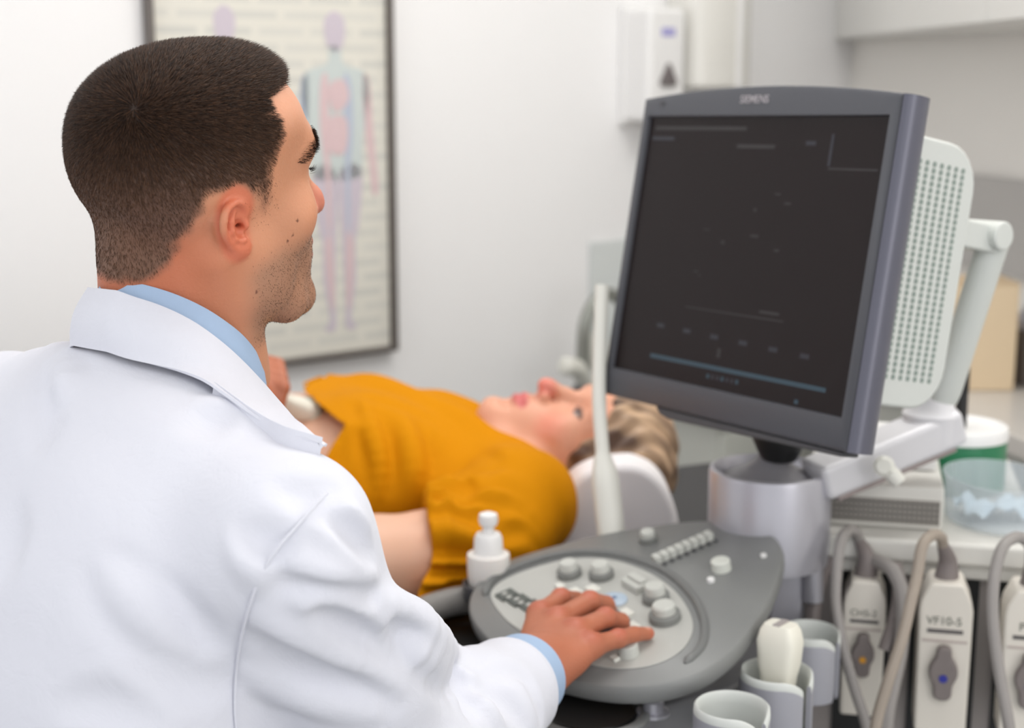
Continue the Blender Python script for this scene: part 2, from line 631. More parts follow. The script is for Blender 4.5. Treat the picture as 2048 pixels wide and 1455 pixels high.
mesh('body', [lathe([(.05, 0), (.052, .004), (.052, .17), (.048, .176)], b3 + np.array([.03, -.06, 0]), seg=32)], M_ivoryd, wallbin)
q0 = at(1985, 505, 2.9)
pA = to_right_wall(np.array([.9, 2.75, 0])); pB = to_right_wall(np.array([.9, 3.7, 0]))
_z0, _z1 = 1.08, 1.17
tag(mesh('trim_1', [prism([pA + [-.002, 0, .93], pB + [-.002, 0, .93], pB + [-.002, 0, 1.13], pA + [-.002, 0, 1.13]], RN, .012)], mat('grey_splashback', (190, 187, 184), .3)), kind='structure')

# ------------------------------------------------------------------ ultrasound machine
mach = thing('ultrasound_machine', 'grey ultrasound machine with tilted dark monitor, round control panel and silver pillar', 'ultrasound machine', (.25, 1.72, 0))
PA = np.array([-.73, -.68, 0])
PA /= np.linalg.norm(PA)
PT = math.radians(13)
PN = norm([PA[0] * math.sin(PT), PA[1] * math.sin(PT), math.cos(PT)])
P0 = at(1165, 1235, 1.60)


def pp(px, py, h=0.):
    return on(px, py, P0 + PN * h, PN)


out_px = [(937, 1212), (944, 1180), (968, 1150), (1010, 1122), (1080, 1098), (1180, 1072), (1290, 1052), (1400, 1040), (1480, 1046), (1540, 1066),
          (1564, 1092), (1562, 1128), (1545, 1180), (1512, 1240), (1470, 1292), (1415, 1336), (1350, 1362), (1270, 1373), (1190, 1368), (1110, 1350), (1040, 1322), (985, 1285), (950, 1246)]
outl = closed_curve([pp(*p) for p in out_px], 6)
cen = outl.mean(0)
# control panel: dished slab with rounded rim
rings = []
for sc, h in ((.985, -.021), (1.0, -.017), (1.004, -.008), (.996, -.002), (.985, .0)):
    rings.append(cen + (outl - cen) * sc + PN * h)
k = len(outl)
v = np.concatenate(rings)
f = []
for i in range(len(rings) - 1):
    for j in range(k):
        a, b = i * k + j, i * k + (j + 1) % k
        f.append((a, b, b + k, a + k))
f.append(tuple(range((len(rings) - 1) * k, len(rings) * k)))
f.append(tuple(range(k - 1, -1, -1)))
console = mesh('control_panel', [(v, f)], M_grey, mach, angle=50)
# raised ring and paler key field
in_px = [(982, 1196), (992, 1172), (1030, 1150), (1090, 1130), (1150, 1118), (1220, 1120), (1290, 1142), (1345, 1178), (1378, 1222), (1386, 1262), (1365, 1300), (1320, 1326), (1260, 1338), (1190, 1332), (1120, 1308), (1060, 1274), (1010, 1238)]
inl = closed_curve([pp(*p) for p in in_px], 6)
ic = inl.mean(0)
mesh('key_field', [prism(inl, PN, .0016)], M_greyl, console, bevel=.0012)
ring_px = [(968, 1190), (985, 1160), (1030, 1135), (1100, 1113), (1170, 1104), (1250, 1112), (1330, 1142), (1382, 1188), (1408, 1240), (1404, 1290), (1370, 1326)]
rp = smooth_path([pp(*p, .0005) for p in ring_px], 6)
mesh('rim_groove', [tube(rp, [.0015] + [.0048] * (len(rp) - 2) + [.0015], 10)], mat('groove_grey', (112, 113, 112), .45), console)

M_knob = mat('knob_grey', (196, 197, 191), .4)
M_knobd = mat('knob_base_grey', (126, 127, 124), .45)


def knob(px, py, r, h, base=True, m=None, name='knob'):
    o = pp(px, py)
    ps = []
    if base:
        ps.append((*lathe([(r * 1.36, 0), (r * 1.36, h * .42), (r * 1.24, h * .5)], o, PN, 28), 1))
    ps.append((*lathe([(r, 0), (r * .97, h * .9), (r * .84, h), (0.002, h * 1.02)], o, PN, 28), 0))
    return mesh(name, ps, [m or M_knob, M_knobd], console)


knob(1140, 1152, .0105, .019)
knob(1204, 1155, .0105, .019)
knob(1313, 1202, .0110, .020)
knob(1331, 1240, .0125, .020)
knob(1258, 1310, .0110, .014, False)
knob(1297, 1080, .0085, .013)
knob(1443, 1138, .0110, .012, False, mat('white_knob', (214, 216, 208), .4))
knob(1422, 1162, .0042, .004, False, name='button', m=M_white)
knob(1527, 1112, .0036, .003, False, name='button', m=M_white)
# rocker beside the knobs
ro = pp(1272, 1176)
px_ = norm(pp(1300, 1190) - pp(1250, 1160))
py_ = np.cross(PN, px_)
mesh('rocker_switch', [box(ro + PN * .005, (.016, .009, .005), (px_, py_, PN)), box(ro + PN * .011 + py_ * .003, (.013, .005, .003), (px_, py_, PN))], M_knob, console, bevel=.002)
mesh('oval_button', [lathe([(.0135, 0), (.0135, .003), (.011, .0042), (.001, .0043)], pp(1230, 1201), PN, 32, 1.2, .95, (px_, py_, PN))], mat('pale_blue_button', (176, 192, 208), .35), console)
mesh('button_mark', [lathe([(.0028, .0042), (.0026, .0049)], pp(1230, 1201), PN, 16)], mat('blue_mark', (96, 116, 150), .5), console)
for (x, y, a) in ((1150, 1184, .008), (1186, 1178, .008), (1252, 1226, .008), (1264, 1252, .008), (1284, 1268, .006), (1120, 1172, .006), (1230, 1316, .005)):
    mesh('key', [box(pp(x, y, .0025), (a, a * .8, .0025), (px_, py_, PN))], M_ivoryd, console, bevel=.0015)
for i in range(4):
    x, y = 1014 + i * 24, 1190 + i * 11
    ps = [(*box(pp(x, y, .002), (.0095, .0105, .002), (px_, py_, PN)), 0)]
    for q in range(2):
        ps.append((*box(pp(x - 5 + 9 * q, y - 4 + 7 * q, .0043), (.0028, .003, .0004), (px_, py_, PN)), 1))
    mesh('dark_key', ps, [mat('dark_key', (84, 88, 84), .5), M_greyl], console, bevel=.0008)
# trackball under the hand
mesh('trackball', [lathe([(.024 * math.cos(t), .024 * math.sin(t)) for t in np.linspace(0, 1.55, 12)], pp(1218, 1262, -.002), PN, 28),
                   loop_tube([pp(1218, 1262, .002) + .026 * (px_ * math.cos(a) + py_ * math.sin(a)) for a in np.linspace(0, 2 * math.pi, 28, endpoint=False)], .003, 8, 1., PN)], M_greyd, console)
# slider row
for i in range(8):
    t = i / 7
    x, y = 1318 + t * 102, 1118 - t * 46
    sx_ = norm(pp(1370, 1128) - pp(1330, 1096))
    sy_ = np.cross(PN, sx_)
    mesh('slider', [(*box(pp(x, y, .0006), (.017, .0022, .0006), (sx_, sy_, PN)), 1),
                    (*box(pp(x - 4, y - 1, .005), (.006, .0042, .0045), (sx_, sy_, PN)), 0)], [M_knob, M_greyd], console, bevel=.001)

# monitor -----------------------------------------------------------------------------------------
def euler(a, b, c):
    ca, sa, cb, sb, cc, sc = math.cos(a), math.sin(a), math.cos(b), math.sin(b), math.cos(c), math.sin(c)
    Rz = np.array([[ca, -sa, 0], [sa, ca, 0], [0, 0, 1]])
    Rx = np.array([[1, 0, 0], [0, cb, -sb], [0, sb, cb]])
    Ry = np.array([[cc, 0, sc], [0, 1, 0], [-sc, 0, cc]])
    return Rz @ Rx @ Ry


MR = euler(*np.radians([-56.6, -10.97, -1.58]))
MO = np.array([.2455, 1.6321, 1.1554])
SW, SH = .188, .1505


def ml(p):
    return np.asarray(p, float) @ MR.T + MO


mx, my, mz = MR[:, 0], MR[:, 1], MR[:, 2]


def bez_out(g=0.):
    top = []
    for t in np.linspace(1, -1, 21):
        top.append((t * (.2015 - g), .173 + .0115 * (1 - t * t) - g))
    o = [(-.2015 + g, -.1845 + g), (.2015 - g, -.1845 + g)]
    return o + top


def bez_ring(y, g):
    return [(x, y, z) for x, z in bez_out(g)]


n_b = len(bez_out())
inner = [(-SW, -SH), (SW, -SH)]
for t in np.linspace(1, -1, 21):
    inner.append((t * SW, SH))
loops = []
for y, g in ((.034, .006), (.028, 0), (.006, 0), (.0015, .0012), (-.001, .005)):
    loops.append([(x, y, z) for x, z in bez_out(g)])
loops.append([(x * 1.006, -.001, z * 1.006) for x, z in inner])
loops.append([(x, .004, z) for x, z in inner])
v = ml(np.array(loops).reshape(-1, 3))
f = []
for i in range(len(loops) - 1):
    for j in range(n_b):
        a, b = i * n_b + j, i * n_b + (j + 1) % n_b
        f.append((a, b, b + n_b, a + n_b))
f.append(tuple(range(n_b)))
monitor = mesh('monitor', [(v, f)], M_bezel, mach, angle=40)
# silvery rounded side strip on the near edge
st = []
for z in np.linspace(-.183, .172, 20):
    st.append([(.2015 + .0105 * math.sin(a), .016 - .016 * math.cos(a), z) for a in np.linspace(.15, math.pi - .1, 12)])
g = np.array(st)
mesh('side_strip', [sheet(ml(g.reshape(-1, 3)).reshape(g.shape), -.002)], M_silverm, monitor)
M_screen = mat('screen_glass', (26, 17, 18), .28, spec=.22)
M_ui = mat('screen_blue', (34, 54, 66), .3, emit=((50, 92, 112), .12))
M_ui2 = mat('screen_faint', (28, 26, 37), .3, emit=((44, 52, 84), .03))
M_ui3 = mat('screen_grey', (30, 23, 25), .3, emit=((52, 62, 74), .008))
scr = [(*[ml([(-SW, .004, -SH), (SW, .004, -SH), (SW, .004, SH), (-SW, .004, SH)]), [(0, 1, 2, 3)]], 0)]


def ui(x0, x1, z0, z1, mi):
    """a mark on the screen; 0..1 across and down the picture area"""
    a, b = -SW + 2 * SW * x0, -SW + 2 * SW * x1
    c, d = SH - 2 * SH * z0, SH - 2 * SH * z1
    scr.append((ml([(a, .0037, d), (b, .0037, d), (b, .0037, c), (a, .0037, c)]), [(0, 1, 2, 3)], mi))


ui(.17, .92, .916, .932, 1)
ui(.795, .806, .06, .17, 2)
ui(.42, .58, .10, .115, 3); ui(.03, .45, .035, .05, 3)
ui(.02, .13, .075, .09, 2); ui(.70, .74, .085, .10, 2); ui(.80, .98, .175, .182, 3); ui(.30, .72, .715, .72, 3); ui(.62, .70, .69, .70, 3)
for i in range(6):
    x = .18 + i * .125
    ui(x, x + .035, .795 + .004 * i, .812 + .004 * i, 2)
ui(.47, .485, .85, .885, 3)
for i in range(7):
    ui(.44 + i * .021, .452 + i * .021, .95, .966, 2 if i % 3 else 1)
ui(.81, .825, .975, .99, 1)
# grainy speckle of the scan in the middle of the picture
for i in range(9):
    x, z = rng.uniform(.28, .66), rng.uniform(.22, .62)
    ui(x, x + rng.uniform(.008, .04), z, z + rng.uniform(.004, .014), 3)
mesh('screen', scr, [M_screen, M_ui, M_ui2, M_ui3], monitor)
M_logo = mat('logo_silver', (176, 170, 174), .4)
text('maker_logo', 'SIEMENS', .0122, ml((-.008, -.0014, .1685)), mx, mz, M_logo, monitor, bold=.00005)
mesh('bezel_sensor', [lathe([(.0028, 0), (.0028, .0006)], ml((-.165, -.001, .166)), -my, 12, 2.2, 1., (mx, mz, -my))], M_greyd, monitor)
# chin under the bezel
ch = [(-.105, -.1848), (.19, -.1848), (.19, -.190), (-.08, -.196), (-.095, -.193)]
mesh('chin_strip', [prism([ml((x, .006, z)) for x, z in ch], my, .026)], M_greyd, monitor, bevel=.002)
# pale back housing with the vent grid
hz0, hz1, hx, hy0, hy1 = -.136, .142, .178, .036, .156
prof = []
rr = .046
for (cx, cz, a0) in ((hy1 - rr, hz1 - rr, 0), (hy0 + .004, hz1 - .004, 90), (hy0 + .004, hz0 + .004, 180), (hy1 - rr, hz0 + rr, 270)):
    r_ = rr if a0 in (0, 270) else .004
    for q in range(7):
        a = math.radians(90 - a0 - 90 + 0) if False else math.radians(a0 + 15 * q)
        prof.append((cx + r_ * math.cos(a), cz + r_ * math.sin(a)))
hs = [ml((-hx, y, z)) for y, z in prof]
housing = mesh('back_housing', [prism(hs, mx, 2 * hx)], M_shell, monitor, bevel=.006, seg=3)
hole = []
for i in range(8):
    for j in range(34):
        y = hy0 + .018 + i * .0112
        z = hz1 - .026 - j * .0067
        if y > hy1 - .006:
            continue
        hole.append(lathe([(.0030, 0), (.0030, .0004)], ml((hx + .0001, y, z)), mx, 8))
mesh('vent_grid', hole, M_hole, housing)
mesh('gasket', [box(ml((0, .035, -.005)), (.17, .0025, .142), (mx, my, mz))], M_black, monitor)
# rear link arm
lk = [ml((.10, .118, .045)), ml((.11, .150, .05))]
mesh('tilt_bracket', [box(ml((.13, .188, .056)), (.03, .042, .015), (mx, my, mz)), lathe([(.016, -.045), (.016, .035)], ml((.135, .226, .060)), mx, 24)], M_shell, mach, bevel=.003)
a0 = ml((.150, .236, .062)); a1 = at(1886, 800, 1.71)
rod = norm(a1 - a0)
mesh('rear_strut', [tube(smooth_path([a0 - rod * .004, a0 + rod * .02, (a0 + a1) / 2, a1]), [.012] * 4 + [.0175] * 20 + [.016], 16, .8)], M_shell, mach)
# silver pillar, collar dish and arm
PD = 1.76
pt = at(1541, 934, PD)
pr = 122 / F * PD
hgt = .092
hz_ = np.array([0, 0, 1.])
pillar = mesh('pillar', [lathe([(pr * .98, -hgt - .02), (pr, -hgt), (pr, -.006), (pr * .985, -.0015), (pr * .93, 0), (pr * .88, -.006), (pr * .84, -.016), (pr * .55, -.012), (pr * .3, -.006), (0.001, -.006)], pt, seg=64)], M_silver, mach, angle=50)
mesh('dish', [lathe([(pr * .86, -.016), (pr * .7, -.008), (pr * .45, .0), (pr * .25, .010), (pr * .2, .016)], pt, seg=48)], mat('dish_grey', (138, 136, 141), .42), pillar)
nk = at(1558, 898, PD - .01)
mesh('monitor_neck', [lathe([(.020, -.012), (.026, 0), (.032, .014), (.036, .03)], nk, seg=24, sx=1.2), box(nk + np.array([0, .0, .03]), (.035, .02, .014), (mx, norm(np.cross(hz_, mx)), hz_))], M_black, mach, bevel=.003)
# lower fairing of the pillar on the right
fa = [at_z(x, y, pt[2] - hgt * .45) for x, y in ((1560, 1010), (1606, 1000), (1612, 1015), (1590, 1045))]
fc = at(1588, 1040, PD - .015)
mesh('pillar_fairing', [prism([fc + np.array(q) for q in ((-.028, -.012, 0), (.012, -.012, 0), (.017, 0, 0), (.017, .05, 0), (-.028, .05, 0))], np.array([0, 0, -1.]), .30)], M_silver, mach, bevel=.006, seg=3)
# arm: from the pillar to the right, up to the housing
arm0 = at(1650, 950, PD - .02); arm1 = at(1885, 852, PD + .02)
ad = norm(arm1 - arm0)
aup = norm(hz_ - ad * ad[2])
aside = np.cross(ad, aup)
L_ = np.linalg.norm(arm1 - arm0)
armo = mesh('swing_arm', [box((arm0 + arm1) / 2, (L_ / 2 + .015, .028, .021), (ad, aside, aup))], mat('arm_white', (214, 213, 217), .35, metal=.1), mach, bevel=.008, seg=3)
mesh('arm_underside', [box((arm0 + arm1) / 2 - aup * .0235, (L_ / 2, .022, .004), (ad, aside, aup))], mat('arm_brown', (150, 138, 136), .5), armo, bevel=.002)
pv = at(1768, 932, PD - .055)
mesh('lock_lever', [lathe([(.010, 0), (.012, .004), (.012, .014), (.008, .018)], pv, norm(at(1768, 932, 1.6) - pv), 24),
                    tube([pv - aside * .0, at(1788, 952, PD - .07), at(1800, 966, PD - .072)], [.008, .0095, .008], 14)], M_ivoryd, armo)
text('arm_marking', '8 VO', .016, at(1731, 928, PD) - aside * .0 + (-FW) * .0275, ad, aup, M_inkd, armo)
cap = at(1862, 845, PD + .02)
mesh('swivel_base', [lathe([(.034, -.02), (.034, .012), (.026, .02), (.022, .034)], cap, seg=40)], mat('swivel_white', (214, 213, 217), .4), mach)
# body behind and below the panel ------------------------------------------------------------------
ZS = .815                                   # shelf height
sA = at_z(1606, 1066, ZS); sB = at_z(2090, 1098, ZS)
sd_ = norm(sB - sA)
sn = np.array([-sd_[1], sd_[0], 0])         # backwards
M_shelf = mat('shelf_grey', (216, 214, 208), .4)
mesh('shelf', [prism([sA, sB, sB + sn * .42, sA + sn * .42], np.array([0, 0, -1.]), .028)], M_shelf, mach, bevel=.006, seg=3)
fr0 = sA + sn * .03 - zz * .029; fr1 = sB + sn * .03 - zz * .029
front = mesh('connector_panel', [prism([fr0, fr1, fr1 + sn * .35, fr0 + sn * .35], np.array([0, 0, -1.]), .46)], M_front, mach, bevel=.004)
mesh('shelf_rail', [prism([sA + sn * .012 - zz * .029, sB + sn * .012 - zz * .029, sB + sn * .03 - zz * .029, sA + sn * .03 - zz * .029], np.array([0, 0, -1.]), .018)], M_shelf, mach, bevel=.003)
# deck under the panel
DZ = P0[2] - .060
dk = [(960, 1360), (985, 1300), (1060, 1262), (1200, 1240), (1400, 1230), (1540, 1236), (1580, 1290), (1500, 1356), (1400, 1392), (1300, 1416), (1180, 1448), (1060, 1455), (985, 1420)]
deck_o = closed_curve([at_z(x, y, DZ) for x, y in dk], 5)
deck = mesh('deck', [prism(deck_o, np.array([0, 0, -1.]), .05)], mat('deck_grey', (134, 134, 137), .42), mach, bevel=.008, seg=3)
w0 = at_z(1180, 1424, DZ)
mesh('deck_recess', [lathe([(.048, -.0), (.048, .0012), (.0445, .003), (.041, .0014), (.001, .0012)], w0, seg=48)], M_black, deck)
mesh('deck_rim', [loop_tube([w0 + .056 * np.array([math.cos(a), math.sin(a), .03]) for a in np.linspace(0, 2 * math.pi, 40, endpoint=False)], .006, 10, .6)], M_grey, deck)
sp = at_z(1306, 1426, DZ)
mesh('latch_button', [lathe([(.017, 0), (.017, .003), (.011, .004), (.011, .014), (.0095, .016), (.007, .0155), (.001, .015)], sp, seg=36)], M_silver, deck)
text('deck_mark', '\u2699', .012, sp + np.array([-.022, -.012, .0004]), (1, 0, 0), (0, 1, 0), M_black, deck) if False else None
# grab handle at the left
HZ = P0[2] - .035
hp = smooth_path([at_z(x, y, HZ) for x, y in ((1030, 1170), (960, 1192), (890, 1206), (835, 1228), (828, 1255), (858, 1300), (905, 1360), (950, 1420), (985, 1450))], 8)
mesh('grab_handle', [tube(hp, .0165, 14)], mat('handle_grey', (132, 129, 126), .42), mach)
mesh('handle_well', [prism([at_z(x, y, HZ - .03) for x, y in ((860, 1256), (960, 1244), (1060, 1300), (1040, 1420), (960, 1420))], np.array([0, 0, -1.]), .02)], M_black, mach, bevel=.003)
# column and base down to the floor
bc = cen * [1, 1, 0] + np.array([.06, .0, 0])
mesh('pedestal', [box(bc + zz * .385, (.105, .115, .265), (PA, np.cross(zz, PA), zz))], M_greyl, mach, bevel=.02, seg=3)
mesh('wheel_base', [box(bc + np.array([.04, .04, .09]), (.22, .19, .035), (PA, np.cross(zz, PA), zz))], M_greyd, mach, bevel=.015, seg=3)
for s1_ in (-1, 1):
    for s2_ in (-1, 1):
        wq = bc + np.array([.04, .04, .055]) + PA * .19 * s1_ + np.cross(zz, PA) * .15 * s2_
        mesh('castor', [lathe([(.035, -.015), (.0545, -.012), (.0545, .012), (.035, .015)], wq, np.cross(zz, PA), 28)], M_black, mach)
# cable post at the back
cp0 = pp(1223, 1072, -.012)
_d = float((cp0 - EYE) @ FW)
cp1 = at(1205, 905, _d + .005); cp2 = at(1198, 780, _d + .012); cp3 = at(1204, 570, _d + .02)
pth = smooth_path([cp0, cp0 * .3 + cp1 * .7, cp1, cp2, cp3], 8)
mesh('cable_post', [tube(pth, [.017] * 8 + list(np.linspace(.0165, .011, 8)) + [.0085] * (len(pth) - 16), 16)], M_ivoryd, mach)
# probe cups --------------------------------------------------------------------------------------
M_cupo = mat('cup_grey', (166, 166, 174), .4, metal=.15)
M_cupi = mat('cup_liner', (206, 209, 205), .5)


def cup(px, py, rpx, d, hgt, slot_deg, tilt=0.):
    o = at(px, py, d)
    r = rpx / F * d
    a0 = math.radians(slot_deg)
    half = .20
    prof = [(r * .97, -hgt), (r, -hgt + .004), (r, -.008), (r * .985, -.002), (r * .93, 0), (r * .87, -.003), (r * .855, -.012), (r * .855, -hgt)]
    v, f, mi = [], [], []
    ns = 72
    angs = np.linspace(a0 + half, a0 + 2 * math.pi - half, ns)
    for i, a in enumerate(angs):
        e = min(i, ns - 1 - i)
        drop = 0 if e > 8 else .010 * (1 - e / 8.) ** 2
        for (q, h) in prof:
            v.append(o + np.array([q * math.cos(a), q * math.sin(a), h - (drop if h > -.03 else 0)]))
    m = len(prof)
    parts_o, parts_i = [], []
    for i in range(ns - 1):
        for j in range(m - 1):
            a = i * m + j
            (parts_i if j >= 2 else parts_o).append((a, a + 1, a + m + 1, a + m))
    parts_o.append(tuple(range(m)))
    parts_o.append(tuple(range((ns - 1) * m, ns * m))[::-1])
    c = mesh('probe_cup', [(v, parts_o + parts_i)], [M_cupo, M_cupi], mach, angle=60)
    mi = [0] * len(parts_o) + [1] * len(parts_i)
    # faces keep their order in the mesh
    for p_, q_ in zip(c.data.polygons, mi):
        p_.material_index = q_
    mesh('cup_floor', [lathe([(r * .9, -hgt), (r * .9, -hgt + .003)], o, seg=40)], M_black, c)
    mesh('cup_bracket', [box(o + np.array([-.0, r * .95 + .02, -hgt * .55]), (.018, .035, .012))], M_greyd, c, bevel=.003)
    return o, r


c1 = cup(1464, 1408, 77, 1.42, .085, -48)
c2 = cup(1553, 1338, 74, 1.52, .085, -42)
c3 = cup(1621, 1258, 60, 1.64, .075, -35)
# transducer head standing in the middle cup
TB = c2[0]
tr = thing('ultrasound_probe', 'cream ultrasound probe standing head up in the middle probe cup', 'ultrasound probe', TB + np.array([.0, 0, -.08]))
tx = norm(np.array([.80, -.60, 0])); ty = np.cross(zz, tx)
ptop = at(1562, 1246, 1.515)
base = TB + np.array([.002, .0, -.082])
axis = norm(ptop - base)
tx = norm(tx - axis * np.dot(tx, axis)); ty = np.cross(axis, tx)
Lp = np.linalg.norm(ptop - base)
ringsP = []
for (h, a, b) in ((0, .010, .010), (.03, .013, .012), (Lp - .055, .0165, .014), (Lp - .040, .0195, .0165), (Lp - .018, .0215, .0165), (Lp - .006, .0185, .0145), (Lp, .0150, .0120)):
    for t in np.linspace(0, 2 * math.pi, 28, endpoint=False):
        e = .42
        cx, sx_v = math.cos(t), math.sin(t)
        ringsP.append(base + axis * h + tx * a * math.copysign(abs(cx) ** e, cx) + ty * b * math.copysign(abs(sx_v) ** e, sx_v))
f = []
for i in range(6):
    for j in range(28):
        a, b = i * 28 + j, i * 28 + (j + 1) % 28
        f.append((a, b, b + 28, a + 28))
f += [tuple(range(27, -1, -1)), tuple(range(6 * 28, 7 * 28))]
M_cream = mat('cream_plastic', (232, 229, 216), .4)
pb = mesh('body', [(ringsP, f)], M_cream, tr, angle=50)
mesh('lens_strip', [box(base + axis * (Lp + .0004), (.0040, .0115, .0009), (tx, ty, axis))], mat('lens_grey', (160, 152, 150), .5), tr, bevel=.0006)
# plugs on the panel ------------------------------------------------------------------------------
def plug(pxl, pxr, pyt, pys, pyb, d, name_text, dot, label, skew=0.):
    """a plug body standing in front of the panel: shoulders at pys, tip at pyt"""
    o = at((pxl + pxr) / 2, pys, d)
    w = (pxr - pxl) / 2 / F * d
    k = d / F
    X = norm(sd_); N = -sn
    hz = (pyb - pys) * k * 1.03
    ht = (pys - pyt) * k
    root = thing('probe_plug', label, 'cable plug', o - zz * hz, 'probe plugs on the machine')
    body = [(-w * .97, -hz), (w * .97, -hz), (w, -.02), (w, 0), (w * .93, ht * .35), (w * .66, ht * .9), (w * .56, ht), (-w * .56, ht), (-w * .66, ht * .9), (-w * .93, ht * .35), (-w, 0), (-w, -.02)]
    b = mesh('housing', [prism([o + X * x + zz * z + sn * .0 for x, z in body], sn, .055)], M_ivory, root, bevel=.004, seg=3)
    text('lettering', name_text, w * .46, o + N * .0006 - zz * w * .40 + X * (-.05 * w), X, zz, M_ink, b)
    mesh('print_bar', [box(o + N * .0006 - zz * w * .80, (w * .66, .0005, w * .075), (X, N, zz))], M_inkd, b)
    mesh('recess_line', [box(o + N * .0004 - zz * w * 1.2, (w * .84, .0004, w * .05), (X, N, zz))], mat('line_shade', (190, 178, 172), .6), b)
    kc = o - zz * w * 2.4
    kp = [(-.22, 1.04), (.22, 1.04), (.30, .66), (.50, .28), (.52, -.10), (.36, -.48), (.28, -1.02), (-.28, -1.02), (-.36, -.48), (-.52, -.10), (-.50, .28), (-.30, .66)]
    kn = mesh('latch_knob', [prism([kc + X * x * w + zz * z * w for x, z in closed_curve([(a_, b_, 0) for a_, b_ in kp], 3)[:, :2]], N, .012)], M_taupe, root, bevel=.003, seg=3)
    mesh('colour_dot', [lathe([(w * .16, 0), (w * .16, .0008)], kc + N * .0122 - zz * w * .16, N, 24)], dot, kn)
    # strain relief: cone with the cable bending out of it
    top = o + zz * ht + sn * .026
    return root, o, top, w, ht


M_orange = mat('orange_dot', (224, 160, 50), .5)
M_bluedot = mat('blue_dot', (42, 48, 150), .5)


def cable(root, pts, r, m, relief, name='cable'):
    p = smooth_path(pts, 10)
    c = mesh(name, [tube(p, r, 10)], m, root)
    q = smooth_path(relief, 8)
    mesh('strain_relief', [tube(q, np.linspace(.0145, .0062, len(q)), 14)], M_taupe, root)
    return c


M_strain = M_taupe
r1 = plug(1688, 1772, 1160, 1210, 1440, 1.735, 'CH5-2', M_orange, 'cream probe plug with an orange dot, left end of the row of plugs')
r2 = plug(1840, 1945, 1165, 1222, 1475, 1.69, 'VF10-5', M_bluedot, 'cream probe plug with a blue dot, middle of the row of plugs')
r3 = plug(2012, 2120, 1180, 1235, 1490, 1.66, 'P4-2', M_bluedot, 'cream probe plug cut off by the right photo edge')


def loop(r, apx, apy, d, pts_px, m, d2=None):
    root, o, top, w, ht = r
    q = .16
    rel = [top - zz * .004, top + zz * .02, at(apx, apy, d + q)]
    pts = [at(apx, apy, d + q)] + [at(x, y, dd + q) for x, y, dd in pts_px]
    cable(root, pts, .0064, m, rel)


loop(r1, 1718, 1080, 1.60, [(1712, 1064, 1.59), (1697, 1060, 1.58), (1682, 1082, 1.56), (1674, 1140, 1.545), (1672, 1210, 1.535), (1688, 1300, 1.525), (1712, 1385, 1.52), (1730, 1440, 1.52), (1742, 1500, 1.52)], M_cable)
loop(r2, 1885, 1088, 1.53, [(1882, 1074, 1.52), (1866, 1069, 1.51), (1845, 1090, 1.495), (1834, 1150, 1.485), (1822, 1200, 1.475), (1806, 1270, 1.465), (1780, 1350, 1.46), (1756, 1430, 1.46), (1744, 1500, 1.46)], M_cable2)
loop(r3, 2062, 1100, 1.50, [(2054, 1082, 1.49), (2032, 1074, 1.48), (2004, 1096, 1.465), (1988, 1160, 1.455), (1986, 1240, 1.45), (1998, 1340, 1.445), (2016, 1440, 1.44), (2026, 1510, 1.44)], M_cable)
# dark slots the plugs sit in, and further hanging cable loops
for (x0, x1, y0, d) in ((1676, 1786, 1140, 0), (1826, 1960, 1150, 0), (1996, 2130, 1165, 0)):
    a = on(x0, y0, fr0, -sn); b = on(x1, y0, fr0, -sn)
    c_ = (a + b) / 2 - zz * .13
    mesh('port_recess', [box(c_ - sn * .0015, (np.linalg.norm(b - a) / 2, .0022, .15), (sd_, sn, zz))], M_black, front)
for (pts, m) in (([(1790, 1130, 1.62), (1800, 1180, 1.60), (1790, 1240, 1.59), (1770, 1300, 1.585)], M_taupe),
                 ([(1660, 1120, 1.66), (1640, 1160, 1.64), (1626, 1230, 1.63), (1622, 1330, 1.62)], M_taupe),
                 ([(1745, 1118, 1.63), (1785, 1140, 1.60), (1806, 1200, 1.58), (1800, 1300, 1.57), (1775, 1420, 1.56), (1770, 1500, 1.56)], M_cable)):
    mesh('hanging_cable', [tube(smooth_path([at(q[0], q[1], q[2] + .12) for q in pts], 8), .0085, 10)], m, mach)
mesh('silver_post', [tube([at(1626, 1100, 1.74), at(1626, 1200, 1.75)], .012, 16)], M_silver, mach)

# things on the shelf --------------------------------------------------------------------------
pz = ZS + .0005
pa = at_z(1650, 1052, ZS); pb_ = at_z(1850, 1062, ZS)
pm = (pa + pb_) / 2
prn = thing('shelf_printer', 'low pale printer with dark perforated front on the shelf behind the pillar', 'printer', pm + sn * .06)
hw = np.linalg.norm(pb_ - pa) / 2 + .02
mesh('case', [box(pm + sn * .08 + zz * .027, (hw, .075, .0265), (sd_, sn, zz))], M_shelf, prn, bevel=.004)
gr = [(*box(pm + sn * .0045 + zz * .022, (hw * .95, .0005, .015), (sd_, sn, zz)), 0)]
for i in range(26):
    for j in range(4):
        gr.append((*box(pm + sn * .0035 + sd_ * (-hw * .9 + hw * 1.8 * i / 25) + zz * (.012 + .0068 * j), (.0014, .0006, .0014), (sd_, sn, zz)), 1))
mesh('grille', gr, [mat('grille_grey', (146, 141, 134), .5), M_greyd], prn)
papo = at(1765, 862, 1.86)
cn = at_z(1912, 972, ZS)
can = thing('green_tin', 'round green tin with white lid on the machine shelf', 'tin', cn)
M_green = mat('green_tin', (38, 122, 82), .35)
cr = 96 / F * 1.9
mesh('body', [lathe([(cr * .97, .001), (cr, .004), (cr, .070), (cr * .99, .072)], cn, seg=56)], M_green, can)
mesh('lid', [lathe([(cr * 1.02, .068), (cr * 1.02, .080), (cr * .99, .084), (cr * .93, .0845), (cr * .9, .082), (.001, .082)], cn, seg=56)], M_white, can)
mk = cn + np.array([-.002, -.01, .0826])
pen = thing('black_marker', 'black marker pen standing upright on the lid of the green tin', 'marker pen', mk)
